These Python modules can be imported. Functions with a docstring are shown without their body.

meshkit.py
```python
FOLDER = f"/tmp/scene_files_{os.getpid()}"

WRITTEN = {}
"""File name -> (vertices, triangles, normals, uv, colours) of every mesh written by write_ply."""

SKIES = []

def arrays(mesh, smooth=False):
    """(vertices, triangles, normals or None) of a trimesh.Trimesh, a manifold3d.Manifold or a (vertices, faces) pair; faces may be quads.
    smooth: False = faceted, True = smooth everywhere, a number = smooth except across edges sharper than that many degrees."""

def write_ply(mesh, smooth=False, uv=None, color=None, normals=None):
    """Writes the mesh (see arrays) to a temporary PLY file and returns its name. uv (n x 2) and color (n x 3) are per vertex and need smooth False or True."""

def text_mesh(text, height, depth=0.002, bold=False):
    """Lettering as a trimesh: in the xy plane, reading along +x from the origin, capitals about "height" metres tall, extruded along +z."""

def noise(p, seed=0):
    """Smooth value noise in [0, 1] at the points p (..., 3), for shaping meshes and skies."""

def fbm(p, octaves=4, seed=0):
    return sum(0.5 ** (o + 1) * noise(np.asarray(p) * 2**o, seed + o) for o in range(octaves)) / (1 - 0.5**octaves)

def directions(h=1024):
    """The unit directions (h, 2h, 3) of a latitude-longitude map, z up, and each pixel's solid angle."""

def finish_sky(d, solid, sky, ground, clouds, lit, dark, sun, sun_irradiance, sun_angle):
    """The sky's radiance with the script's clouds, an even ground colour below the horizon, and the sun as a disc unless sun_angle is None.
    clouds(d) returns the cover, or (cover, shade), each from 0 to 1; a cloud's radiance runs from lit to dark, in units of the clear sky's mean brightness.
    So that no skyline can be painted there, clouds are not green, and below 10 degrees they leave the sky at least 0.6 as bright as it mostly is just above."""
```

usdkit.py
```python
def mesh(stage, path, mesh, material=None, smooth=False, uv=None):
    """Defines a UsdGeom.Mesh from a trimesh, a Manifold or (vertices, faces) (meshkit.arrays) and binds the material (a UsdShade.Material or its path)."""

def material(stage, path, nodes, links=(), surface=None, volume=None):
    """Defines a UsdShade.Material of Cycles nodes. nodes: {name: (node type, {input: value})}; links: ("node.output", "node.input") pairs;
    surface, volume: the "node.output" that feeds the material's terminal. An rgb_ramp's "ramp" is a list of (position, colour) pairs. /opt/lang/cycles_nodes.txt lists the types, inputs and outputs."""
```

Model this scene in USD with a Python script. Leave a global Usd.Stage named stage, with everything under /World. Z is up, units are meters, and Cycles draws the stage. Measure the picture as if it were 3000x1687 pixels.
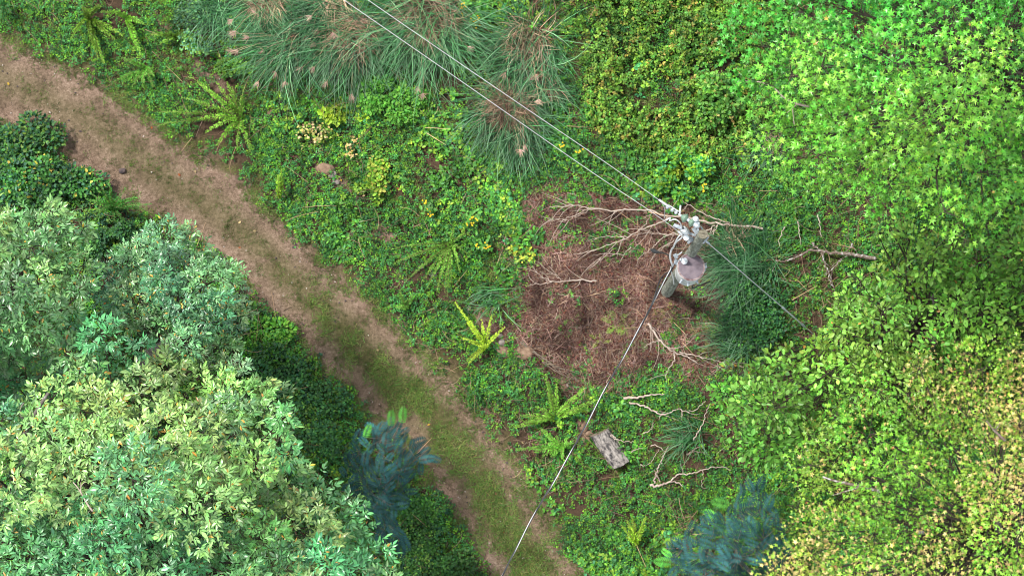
import math
import numpy as np
import shapely
from shapely.geometry import Polygon, LineString, Point
import trimesh
import usdkit, meshkit
from pxr import Usd, UsdGeom, UsdLux, UsdShade, Sdf, Gf, Vt

rng = np.random.default_rng(7)
stage = Usd.Stage.CreateInMemory()
UsdGeom.SetStageUpAxis(stage, 'Z')
world = UsdGeom.Xform.Define(stage, '/World')
stage.SetDefaultPrim(world.GetPrim())
UsdGeom.Scope.Define(stage, '/World/Looks')

# ------------------------------------------------------------------ camera, sky, sun, exposure
H = 42.0                       # drone height above the track
TILT = math.radians(8.0)       # a little off straight down
FOC = 5833.0                   # focal length in photograph pixels (70 mm equivalent)
cam = UsdGeom.Camera.Define(stage, '/World/camera')
cam.CreateHorizontalApertureAttr(36.0)
cam.CreateVerticalApertureAttr(36.0 * 1687 / 3000)
cam.CreateFocalLengthAttr(36.0 * FOC / 3000)
cam.CreateClippingRangeAttr(Gf.Vec2f(0.5, 2000))
cam.AddTranslateOp().Set(Gf.Vec3d(0, 0, H))
cam.AddRotateXOp().Set(math.degrees(TILT))
cam.CreateExposureAttr(2.34)

SUN_EL, SUN_AZ = math.radians(56), math.radians(-62)      # azimuth from +y towards +x
sdir = np.array([math.cos(SUN_EL) * math.sin(SUN_AZ), math.cos(SUN_EL) * math.cos(SUN_AZ), math.sin(SUN_EL)])
sky = UsdLux.DomeLight.Define(stage, '/World/sky')
sky.CreateIntensityAttr(1.0)
skym = usdkit.material(stage, '/World/Looks/sky_overcast', {
    'tex': ('sky_texture', {'sky_type': 'single_scattering', 'sun_disc': False, 'sun_elevation': SUN_EL, 'sun_rotation': SUN_AZ}),
    'tc': ('texture_coordinate', {}),
    'n': ('noise_texture', {'scale': 2.2, 'detail': 4.0, 'roughness': 0.55}),
    'r': ('rgb_ramp', {'ramp': [(0.3, (3.4, 3.7, 4.2)), (0.7, (5.6, 5.75, 6.0))]}),
    'm': ('mix', {'mix_type': 'mix', 'fac': 0.88}),
    'b': ('background_shader', {'strength': 0.06})},
    [('tc.generated', 'n.vector'), ('n.fac', 'r.fac'), ('tex.color', 'm.color1'), ('r.color', 'm.color2'), ('m.color', 'b.color')], surface='b.background')
UsdShade.MaterialBindingAPI.Apply(sky.GetPrim()).Bind(skym)
sun = UsdLux.DistantLight.Define(stage, '/World/sun')
sun.CreateNormalizeAttr(True)
sun.CreateIntensityAttr(0.4)
sun.CreateAngleAttr(10.0)
sun.CreateColorAttr(Gf.Vec3f(1.0, 0.955, 0.88))
_z = sdir
_x = np.cross([0, 0, 1.0], _z); _x /= np.linalg.norm(_x)
_y = np.cross(_z, _x)
M = Gf.Matrix4d(*[float(v) for v in (*_x, 0, *_y, 0, *_z, 0, 0, 0, 20, 1)])
sun.AddTransformOp().Set(M)

# ------------------------------------------------------------------ pixels of the photograph -> points of the place
CT, ST = math.cos(TILT), math.sin(TILT)


def W(px, py, z=0.0):
    """The point at height z seen at a photograph pixel (arrays allowed)."""
    u, v = (np.asarray(px, float) - 1500) / FOC, (np.asarray(py, float) - 843.5) / FOC
    dz = -CT - v * ST
    t = (np.asarray(z, float) - H) / dz
    return np.stack(np.broadcast_arrays(u * t, (ST - v * CT) * t, H + dz * t), -1)


def PX(p):
    p = np.asarray(p, float)
    x, y, z = p[..., 0], p[..., 1], p[..., 2] - H
    depth = y * ST - z * CT
    up = y * CT + z * ST
    return 1500 + FOC * x / depth, 843.5 - FOC * up / depth


def ppm(z):
    return FOC / (H - z)


def sstep(a, b, x):
    t = np.clip((x - a) / (b - a), 0, 1)
    return t * t * (3 - 2 * t)


def fbm2(x, y, s, seed=0, o=3):
    p = np.stack([np.asarray(x, float) * s + 100, np.asarray(y, float) * s + 100, np.full(np.shape(x), 3.7)], -1)
    return meshkit.fbm(p.reshape(-1, 3), o, seed).reshape(np.shape(x))


Q = 3000 / 2576
RE = np.array([(-420, -180), (-80, 20), (0, 70), (250, 180), (450, 330), (620, 450), (760, 590), (900, 710), (1050, 850), (1180, 990), (1270, 1120), (1380, 1300), (1480, 1449), (1560, 1560), (1700, 1800)]) * Q
LE = np.array([(-420, 40), (-80, 260), (0, 310), (200, 430), (380, 560), (560, 660), (700, 830), (850, 980), (980, 1080), (1085, 1210), (1170, 1330), (1235, 1449), (1290, 1560), (1400, 1800)]) * Q


def resample(pl, n):
    d = np.r_[0, np.cumsum(np.linalg.norm(np.diff(pl, axis=0), axis=1))]
    s = np.linspace(0, d[-1], n)
    return np.stack([np.interp(s, d, pl[:, i]) for i in range(pl.shape[1])], 1)


REw, LEw = W(*resample(RE, 200).T)[:, :2], W(*resample(LE, 200).T)[:, :2]
CLw = (REw + LEw) / 2
NRM = np.stack([-np.gradient(CLw[:, 1]), np.gradient(CLw[:, 0])], 1)
NRM /= np.linalg.norm(NRM, axis=1)[:, None]
from scipy.spatial import cKDTree
_kt = cKDTree(CLw)


def road_d(x, y):
    """Signed distance from the track's middle (positive on the bank's side) and the place along it."""
    p = np.stack([np.asarray(x, float), np.asarray(y, float)], -1)
    sh = p.shape[:-1]
    p = p.reshape(-1, 2)
    _, i = _kt.query(p)
    return ((p - CLw[i]) * NRM[i]).sum(1).reshape(sh), (i / 199.0).reshape(sh)


def gz(x, y):
    d, s = road_d(x, y)
    z = 0.05 * (fbm2(x, y, 0.9, 1) - 0.5) + 0.02 * (fbm2(x, y, 5.0, 2, 2) - 0.5)
    z = z - 0.16 * np.exp(-((d - 2.55 - 0.5 * (fbm2(x, y, 0.5, 5) - 0.5)) / 0.33) ** 2)
    z = z + 0.45 * sstep(2.7, 4.2, d) + 0.03 * np.maximum(d - 4, 0) + 0.12 * sstep(-1.1, -2.0, d)
    rut = np.exp(-((d - 0.75) / 0.22) ** 2) + np.exp(-((d + 0.75) / 0.22) ** 2)
    return z - 0.035 * rut


def G(px, py, dz=0.0):
    """The ground point at a pixel, dz above the ground."""
    z = np.zeros(np.shape(px))
    for _ in range(4):
        p = W(px, py, z)
        z = gz(p[..., 0], p[..., 1]) + dz
    return W(px, py, z)


# ------------------------------------------------------------------ scene helpers
used = {}


def path_for(name, parent=None):
    base = (str(parent.GetPath()) if parent is not None else '/World') + '/'
    k = used.get(base + name, 0)
    used[base + name] = k + 1
    return base + (name if k == 0 else f'{name}_{k:03d}')


def tag(p, label=None, cat=None, group=None, kind=None):
    for k, v in (('label', label), ('category', cat), ('group', group), ('kind', kind)):
        if v:
            p.SetCustomDataByKey(k, v)
    return p


def thing(name, label, cat, loc=(0, 0, 0), group=None, kind=None):
    x = UsdGeom.Xform.Define(stage, path_for(name))
    x.AddTranslateOp().Set(Gf.Vec3d(*[float(v) for v in loc]))
    tag(x.GetPrim(), label, cat, group, kind)
    p = x.GetPrim()
    origins[str(p.GetPath())] = np.array(loc, float)
    return p


origins = {}


class Buf:
    def __init__(self):
        self.v, self.f, self.c, self.n = [], [], [], 0

    def add(self, v, f, c=None):
        v = np.asarray(v, float).reshape(-1, 3)
        if len(v) == 0:
            return self
        self.v.append(v)
        self.f.append(np.asarray(f, int) + self.n)
        self.c.append(np.broadcast_to(np.asarray(c if c is not None else (1, 1, 1), float), (len(v), 3)))
        self.n += len(v)
        return self

    def addm(self, m, c=None):
        return self.add(np.array(m.vertices), np.array(m.faces), c)

    def get(self):
        return np.vstack(self.v), np.vstack(self.f), np.vstack(self.c)


def put(name, buf, mat, parent=None, smooth=False, kind=None, label=None, cat=None, group=None, tint=True, path=None):
    """One Mesh prim from a Buf (vertices in place coordinates; moved to the parent's origin)."""
    v, f, c = buf.get() if isinstance(buf, Buf) else (np.array(buf.vertices), np.array(buf.faces), None)
    if parent is not None:
        top = '/'.join(str(parent.GetPath()).split('/')[:3])
        v = v - origins.get(top, np.zeros(3))
    path = path or path_for(name, parent)
    if smooth:
        m = usdkit.mesh(stage, path, (v, f), M_[mat], smooth=smooth)
        if c is not None and tint and smooth is True:
            UsdGeom.PrimvarsAPI(m).CreatePrimvar('tint', Sdf.ValueTypeNames.Color3fArray, 'vertex').Set(Vt.Vec3fArray.FromNumpy(c.astype(np.float32)))
    else:
        m = UsdGeom.Mesh.Define(stage, path)
        m.CreatePointsAttr(Vt.Vec3fArray.FromNumpy(np.ascontiguousarray(v, np.float32)))
        m.CreateFaceVertexCountsAttr(Vt.IntArray.FromNumpy(np.full(len(f), 3, np.int32)))
        m.CreateFaceVertexIndicesAttr(Vt.IntArray.FromNumpy(np.ascontiguousarray(f, np.int32).ravel()))
        m.CreateSubdivisionSchemeAttr('none')
        if c is not None and tint:
            UsdGeom.PrimvarsAPI(m).CreatePrimvar('tint', Sdf.ValueTypeNames.Color3fArray, 'vertex').Set(Vt.Vec3fArray.FromNumpy(np.ascontiguousarray(c, np.float32)))
        UsdShade.MaterialBindingAPI.Apply(m.GetPrim()).Bind(M_[mat])
    return tag(m.GetPrim(), label, cat, group, kind)


def unit(a):
    return a / (np.linalg.norm(a, axis=-1, keepdims=True) + 1e-12)


def tube(pts, rad, sides=6, cap=True):
    p = np.asarray(pts, float)
    r = np.broadcast_to(np.asarray(rad, float), (len(p),))
    t = unit(np.gradient(p, axis=0))
    ref = np.array([0, 0, 1.0]) if abs(t[:, 2]).mean() < 0.8 else np.array([1.0, 0, 0])
    a = unit(np.cross(t, ref)); b = np.cross(t, a)
    an = np.arange(sides) * 2 * np.pi / sides
    v = p[:, None] + r[:, None, None] * (np.cos(an)[None, :, None] * a[:, None] + np.sin(an)[None, :, None] * b[:, None])
    i, j = np.meshgrid(np.arange(len(p) - 1), np.arange(sides), indexing='ij')
    q = np.stack([i * sides + j, i * sides + (j + 1) % sides, (i + 1) * sides + (j + 1) % sides, (i + 1) * sides + j], -1).reshape(-1, 4)
    f = [q[:, [0, 1, 2]], q[:, [0, 2, 3]]]
    v = v.reshape(-1, 3)
    if cap:
        n = len(v)
        v = np.vstack([v, p[:1], p[-1:]])
        k = np.arange(sides)
        f.append(np.stack([np.full(sides, n), (k + 1) % sides, k], 1))
        o = (len(p) - 1) * sides
        f.append(np.stack([np.full(sides, n + 1), o + k, o + (k + 1) % sides], 1))
    return v, np.vstack(f)


# leaf shapes: x from base to tip, y across, z the upper side
def _blade(xs, hw, droop=0.12, fold=0.25):
    xs, hw = np.array(xs), np.array(hw)
    k = len(xs)
    mid = np.stack([xs, 0 * xs, -droop * xs ** 2], 1)
    le = np.stack([xs, hw, -droop * xs ** 2 + fold * hw], 1)[1:-1]
    ri = le * [1, -1, 1]
    v = np.vstack([mid, le, ri])
    f = []
    for o, flip in ((k, 0), (k + k - 2, 1)):
        tri = [(0, 1, o)] + [t for i in range(1, k - 2) for t in ((i, i + 1, o + i), (i, o + i, o + i - 1))] + [(k - 2, k - 1, o + k - 3)]
        f += [(a, c, b) if flip else (a, b, c) for a, b, c in tri]
    return v, np.array(f)


def _star():
    ang = np.radians([0, 34, 62, 95, 128, 180, -128, -95, -62, -34])
    r = np.array([0.58, 0.2, 0.52, 0.19, 0.42, 0.16, 0.42, 0.19, 0.52, 0.2])
    rim = np.stack([0.42 + r * np.cos(ang), r * np.sin(ang), -0.55 * r ** 2], 1)
    v = np.vstack([[0.42, 0, 0.02], rim])
    return v, np.array([(0, 1 + i, 1 + (i + 1) % 10) for i in range(10)])


LEAF = {
    'lance': _blade([0, 0.4, 0.72, 1], [0, 0.19, 0.14, 0], 0.22, 0.3),
    'oval': _blade([0, 0.2, 0.5, 0.82, 1], [0, 0.2, 0.31, 0.2, 0], 0.12, 0.22),
    'star': _star(),
    'small': (np.array([[0, 0, 0], [0.5, 0.27, 0.09], [1, 0, -0.1], [0.5, -0.27, 0.09]]), np.array([[0, 2, 1], [0, 3, 2]])),
    'round': _blade([0, 0.25, 0.7, 1], [0, 0.33, 0.33, 0], 0.1, 0.2),
    'strap': (np.array([[0, 0.5, 0], [0, -0.5, 0], [1, 0.35, 0], [1, -0.35, 0]]), np.array([[0, 1, 2], [1, 3, 2]])),
}


def leaves(kind, pos, d, n, size, wid=1.0):
    """Vertices, faces, and the number of vertices per leaf of many leaves."""
    tv, tf = LEAF[kind]
    pos, d, n = np.asarray(pos, float), unit(np.asarray(d, float)), np.asarray(n, float)
    n = unit(n - (n * d).sum(-1, keepdims=True) * d)
    y = np.cross(n, d)
    s = np.broadcast_to(np.asarray(size, float), (len(pos),))[:, None, None]
    w = np.broadcast_to(np.asarray(wid, float), (len(pos),))[:, None, None]
    v = pos[:, None] + s * (tv[None, :, :1] * d[:, None] + w * tv[None, :, 1:2] * y[:, None] + tv[None, :, 2:] * n[:, None])
    f = tf[None] + (np.arange(len(pos)) * len(tv))[:, None, None]
    return v.reshape(-1, 3), f.reshape(-1, 3), len(tv)


def rnd_dirs(n, zmin=-1.0, zmax=1.0):
    z = rng.uniform(zmin, zmax, n)
    a = rng.uniform(0, 2 * np.pi, n)
    r = np.sqrt(1 - z * z)
    return np.stack([r * np.cos(a), r * np.sin(a), z], 1)


def jit(c, n, amt=0.18, hue=0.08):
    c = np.broadcast_to(np.asarray(c, float), (n, 3))
    return np.clip(c * np.exp(rng.normal(0, amt, (n, 1))) * np.exp(rng.normal(0, hue, (n, 3))), 0.003, 0.9)


def smoothline(pts, n):
    """A polyline resampled as a soft curve."""
    from scipy.interpolate import CubicSpline
    p = np.asarray(pts, float)
    if len(p) < 3:
        return np.linspace(p[0], p[-1], n)
    d = np.r_[0, np.cumsum(np.linalg.norm(np.diff(p, axis=0), axis=1))]
    return CubicSpline(d, p)(np.linspace(0, d[-1], n))


# ------------------------------------------------------------------ materials
M_ = {}


def leafmat(name, rough=0.5, spec=0.35, trans=0.22, nscale=6.0, var=0.35, warm=(1.15, 1.1, 0.5)):
    M_[name] = usdkit.material(stage, f'/World/Looks/{name}', {
        'a': ('attribute', {'attribute': 'tint'}),
        'g': ('geometry', {}),
        'n': ('noise_texture', {'scale': nscale, 'detail': 2.0}),
        'mr': ('map_range', {'value': 0.5, 'from_min': 0.3, 'from_max': 0.7, 'to_min': 1 - var, 'to_max': 1 + var}),
        'oi': ('object_info', {}),
        'mo': ('map_range', {'from_min': 0.0, 'from_max': 1.0, 'to_min': 0.82, 'to_max': 1.18}),
        'mm': ('math', {'math_type': 'multiply'}),
        'c': ('mix', {'mix_type': 'multiply', 'fac': 1.0}),
        't': ('mix', {'mix_type': 'multiply', 'fac': 1.0, 'color2': warm}),
        'p': ('principled_bsdf', {'roughness': rough, 'specular_ior_level': spec}),
        'tr': ('translucent_bsdf', {}),
        'm': ('mix_closure', {'fac': trans})},
        [('g.position', 'n.vector'), ('n.fac', 'mr.value'), ('oi.random', 'mo.value'), ('mr.result', 'mm.value1'), ('mo.result', 'mm.value2'),
         ('a.color', 'c.color1'), ('mm.value', 'c.color2'), ('c.color', 'p.base_color'), ('c.color', 't.color1'), ('t.color', 'tr.color'),
         ('p.BSDF', 'm.closure1'), ('tr.BSDF', 'm.closure2')], surface='m.closure')


leafmat('hickory_leaf', 0.36, 0.55, 0.08, 1.2, 0.25)
leafmat('gum_leaf', 0.38, 0.45, 0.12, 1.2, 0.25)
leafmat('oval_leaf', 0.48, 0.35, 0.2, 1.5, 0.25)
leafmat('weed_leaf', 0.5, 0.25, 0.2, 1.3, 0.4)
leafmat('grass_blade', 0.5, 0.25, 0.15, 1.5, 0.25)
leafmat('frond_leaf', 0.6, 0.2, 0.15, 2.0, 0.2)
leafmat('dry_leaf', 0.8, 0.15, 0.1, 1.6, 0.55, (1.0, 0.95, 0.85))
leafmat('petal', 0.6, 0.2, 0.2, 4.0, 0.1, (1.1, 1.0, 0.6))


def surf(name, ramp, scale, rough=0.8, bump=0.3, bdist=0.02, detail=5.0, spec=0.3, metal=0.0, stretch=(1, 1, 1), space='g.position', distortion=0.0):
    sp = {'g.position': ('geometry', {}), 'g.object': ('texture_coordinate', {})}[space]
    M_[name] = usdkit.material(stage, f'/World/Looks/{name}', {
        'g': sp, 'mp': ('mapping', {'scale': stretch}),
        'n': ('noise_texture', {'scale': scale, 'detail': detail, 'roughness': 0.62, 'distortion': distortion}),
        'r': ('rgb_ramp', {'ramp': ramp}),
        'b': ('bump', {'strength': bump, 'distance': bdist}),
        'p': ('principled_bsdf', {'roughness': rough, 'specular_ior_level': spec, 'metallic': metal})},
        [(space, 'mp.vector'), ('mp.vector', 'n.vector'), ('n.fac', 'r.fac'), ('n.fac', 'b.height'), ('b.normal', 'p.normal'), ('r.color', 'p.base_color')], surface='p.BSDF')


surf('bark', [(0.3, (0.045, 0.038, 0.03)), (0.55, (0.12, 0.105, 0.09)), (0.72, (0.24, 0.24, 0.225))], 9, 0.9, 0.6, 0.02)
surf('twig_bark', [(0.3, (0.02, 0.017, 0.012)), (0.7, (0.055, 0.045, 0.032))], 9, 0.9, 0.3, 0.01)
surf('pale_wood', [(0.3, (0.2, 0.15, 0.12)), (0.55, (0.32, 0.26, 0.215)), (0.72, (0.42, 0.365, 0.32))], 14, 0.8, 0.3, 0.01)
surf('mossy_wood', [(0.35, (0.09, 0.06, 0.045)), (0.52, (0.13, 0.1, 0.08)), (0.62, (0.32, 0.32, 0.3))], 16, 0.9, 0.5, 0.01)
M_['log_bark'] = usdkit.material(stage, '/World/Looks/log_bark', {
    'g': ('geometry', {}), 'm1': ('mapping', {'rotation': (0, 0, math.radians(56))}), 'm2': ('mapping', {'scale': (5, 12, 12)}), 'm3': ('mapping', {'scale': (5, 5, 5)}),
    'n': ('noise_texture', {'scale': 1.0, 'detail': 6.0, 'roughness': 0.65, 'distortion': 0.6}), 'n2': ('noise_texture', {'scale': 1.6, 'detail': 5.0, 'roughness': 0.7}),
    'mx': ('mix', {'mix_type': 'mix', 'fac': 0.5}), 'bw': ('rgb_to_bw', {}),
    'r': ('rgb_ramp', {'ramp': [(0.38, (0.014, 0.014, 0.017)), (0.46, (0.075, 0.068, 0.065)), (0.53, (0.19, 0.172, 0.158)), (0.64, (0.3, 0.272, 0.25))]}),
    'b': ('bump', {'strength': 1.0, 'distance': 0.03}), 'p': ('principled_bsdf', {'roughness': 0.9, 'specular_ior_level': 0.2})},
    [('g.position', 'm1.vector'), ('m1.vector', 'm2.vector'), ('g.position', 'm3.vector'), ('m2.vector', 'n.vector'), ('m3.vector', 'n2.vector'), ('n.fac', 'mx.color1'), ('n2.fac', 'mx.color2'),
     ('mx.color', 'bw.color'), ('bw.val', 'r.fac'), ('bw.val', 'b.height'), ('b.normal', 'p.normal'), ('r.color', 'p.base_color')], surface='p.BSDF')
surf('cut_wood', [(0.3, (0.07, 0.055, 0.042)), (0.7, (0.2, 0.16, 0.12))], 12, 0.85, 0.3)
surf('pole_wood', [(0.34, (0.06, 0.066, 0.053)), (0.5, (0.15, 0.16, 0.13)), (0.66, (0.26, 0.275, 0.24))], 7, 0.9, 0.5, 0.01, 7, stretch=(4, 4, 0.7))
surf('pole_end', [(0.35, (0.06, 0.052, 0.036)), (0.65, (0.17, 0.155, 0.115))], 14, 0.9, 0.4, 0.01, stretch=(1, 2.5, 1))
surf('rock', [(0.3, (0.075, 0.046, 0.03)), (0.55, (0.155, 0.1, 0.065)), (0.75, (0.23, 0.165, 0.115))], 9, 0.85, 0.6, 0.02)
surf('grey_rock', [(0.3, (0.1, 0.082, 0.075)), (0.7, (0.22, 0.19, 0.17))], 9, 0.85, 0.6, 0.02)
surf('pebble', [(0.35, (0.17, 0.135, 0.115)), (0.65, (0.42, 0.38, 0.34))], 3, 0.8, 0.2)
surf('clod', [(0.3, (0.022, 0.02, 0.024)), (0.7, (0.08, 0.055, 0.05))], 6, 0.9, 0.4)
surf('galvanised', [(0.35, (0.22, 0.25, 0.28)), (0.65, (0.42, 0.46, 0.5))], 25, 0.45, 0.1, 0.003, 3, 0.5, 0.35)
surf('conductor_metal', [(0.3, (0.3, 0.31, 0.33)), (0.7, (0.44, 0.45, 0.46))], 30, 0.42, 0.1, 0.002, 3, 0.5, 0.3)
surf('tank_paint', [(0.35, (0.3, 0.33, 0.35)), (0.6, (0.48, 0.49, 0.49))], 8, 0.5, 0.1, 0.003, 4, 0.5)
surf('rusty_lid', [(0.3, (0.066, 0.05, 0.06)), (0.5, (0.108, 0.086, 0.102)), (0.7, (0.145, 0.115, 0.128))], 7, 0.7, 0.15, 0.003, 5, 0.3)
surf('lid_rim', [(0.4, (0.075, 0.034, 0.034)), (0.62, (0.22, 0.175, 0.17))], 14, 0.7, 0.2, 0.003)
surf('porcelain', [(0.3, (0.5, 0.54, 0.56)), (0.7, (0.62, 0.65, 0.66))], 6, 0.18, 0.0, 0.002, 2, 0.6)
surf('black_rubber', [(0.3, (0.012, 0.013, 0.015)), (0.7, (0.03, 0.032, 0.035))], 10, 0.5, 0.1, 0.002)
surf('weathered_cable', [(0.3, (0.32, 0.33, 0.34)), (0.7, (0.46, 0.47, 0.47))], 30, 0.5, 0.1, 0.002)
M_['green_glass'] = usdkit.material(stage, '/World/Looks/green_glass', {
    'p': ('principled_bsdf', {'base_color': (0.17, 0.27, 0.2), 'roughness': 0.12, 'specular_ior_level': 0.6, 'transmission_weight': 0.3})}, [], surface='p.BSDF')

# soil: r of the vertex colour = bare track soil, g = brown needle litter, b = mossy film
M_['soil'] = usdkit.material(stage, '/World/Looks/soil', {
    'g': ('geometry', {}), 'a': ('attribute', {'attribute': 'tint'}), 's': ('separate_color', {'color_type': 'rgb'}),
    'n1': ('noise_texture', {'scale': 1.7, 'detail': 6.0, 'roughness': 0.65}),
    'n2': ('noise_texture', {'scale': 14.0, 'detail': 6.0, 'roughness': 0.7}),
    'n3': ('noise_texture', {'scale': 60.0, 'detail': 3.0, 'roughness': 0.7}),
    'rb': ('rgb_ramp', {'ramp': [(0.37, (0.035, 0.024, 0.018)), (0.43, (0.075, 0.05, 0.035)), (0.5, (0.15, 0.101, 0.074)), (0.57, (0.215, 0.152, 0.117)), (0.65, (0.31, 0.24, 0.195))]}),
    'rh': ('rgb_ramp', {'ramp': [(0.35, (0.015, 0.012, 0.007)), (0.52, (0.05, 0.032, 0.02)), (0.68, (0.11, 0.07, 0.045))]}),
    'rl': ('rgb_ramp', {'ramp': [(0.36, (0.02, 0.009, 0.007)), (0.52, (0.085, 0.04, 0.03)), (0.68, (0.17, 0.095, 0.07))]}),
    'rm': ('rgb_ramp', {'ramp': [(0.36, (0.022, 0.026, 0.007)), (0.5, (0.055, 0.055, 0.018)), (0.64, (0.11, 0.095, 0.04))]}),
    'mx': ('mix', {'mix_type': 'mix', 'fac': 0.62}), 'mx2': ('mix', {'mix_type': 'mix', 'fac': 0.42}), 'bw': ('rgb_to_bw', {}),
    'm1': ('mix', {'mix_type': 'mix'}), 'm2': ('mix', {'mix_type': 'mix'}), 'm3': ('mix', {'mix_type': 'mix'}),
    'b': ('bump', {'strength': 0.9, 'distance': 0.03}),
    'p': ('principled_bsdf', {'roughness': 0.95, 'specular_ior_level': 0.15})},
    [('g.position', 'n1.vector'), ('g.position', 'n2.vector'), ('g.position', 'n3.vector'), ('a.color', 's.color'),
     ('n1.fac', 'mx.color1'), ('n2.fac', 'mx.color2'), ('mx.color', 'mx2.color1'), ('n3.fac', 'mx2.color2'), ('mx2.color', 'bw.color'),
     ('bw.val', 'rb.fac'), ('bw.val', 'rh.fac'), ('bw.val', 'rl.fac'), ('bw.val', 'rm.fac'),
     ('s.r', 'm1.fac'), ('rh.color', 'm1.color1'), ('rb.color', 'm1.color2'),
     ('s.g', 'm2.fac'), ('m1.color', 'm2.color1'), ('rl.color', 'm2.color2'),
     ('s.b', 'm3.fac'), ('m2.color', 'm3.color1'), ('rm.color', 'm3.color2'),
     ('bw.val', 'b.height'), ('b.normal', 'p.normal'), ('m3.color', 'p.base_color')], surface='p.BSDF')

# ------------------------------------------------------------------ zones of the photograph (pixels)
LITTER = Polygon([(1540, 600), (1600, 585), (1700, 605), (1850, 615), (2000, 630), (2080, 690), (2110, 790), (2125, 850), (2095, 900), (2085, 960), (2060, 1060), (1900, 1075), (1800, 1085), (1700, 1110), (1620, 1090), (1560, 1050), (1490, 960), (1545, 900), (1545, 820), (1590, 740), (1560, 670)]).buffer(16)
BARE_BITS = [Polygon(p) for p in (
    [(915, 470), (960, 480), (1010, 520), (1060, 590), (1035, 600), (980, 540), (920, 505)],
    [(1095, 640), (1130, 640), (1160, 690), (1185, 730), (1180, 760), (1130, 725), (1090, 680)],
    [(1360, 890), (1420, 900), (1440, 940), (1500, 1000), (1470, 1020), (1400, 960)],
    [(1630, 1090), (1690, 1130), (1670, 1150), (1620, 1120)],
    [(1690, 1220), (1740, 1220), (1745, 1300), (1700, 1310)],
    [(1800, 1430), (1850, 1425), (1850, 1465), (1805, 1465)],
    [(540, 160), (580, 165), (600, 200), (650, 230), (680, 260), (640, 260), (570, 215)],
    [(430, 30), (480, 40), (500, 80), (460, 90)])]


def inp(poly, px, py, warp=0.0, seed=0):
    if warp:
        px = px + warp * 2 * (fbm2(px, py, 0.02, 40 + seed) - 0.5) + warp * (fbm2(px, py, 0.08, 50 + seed, 2) - 0.5)
        py = py + warp * 2 * (fbm2(px, py, 0.02, 60 + seed) - 0.5) + warp * (fbm2(px, py, 0.08, 70 + seed, 2) - 0.5)
    return shapely.contains_xy(poly, px, py)


def edge_t(x, y):
    """0 at the track's left edge, 1 at its right edge."""
    d, s = road_d(x, y)
    half = np.interp(s, np.linspace(0, 1, 200), np.linalg.norm(REw - LEw, axis=1) / 2)
    return 0.5 + d / (2 * half), s


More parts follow.
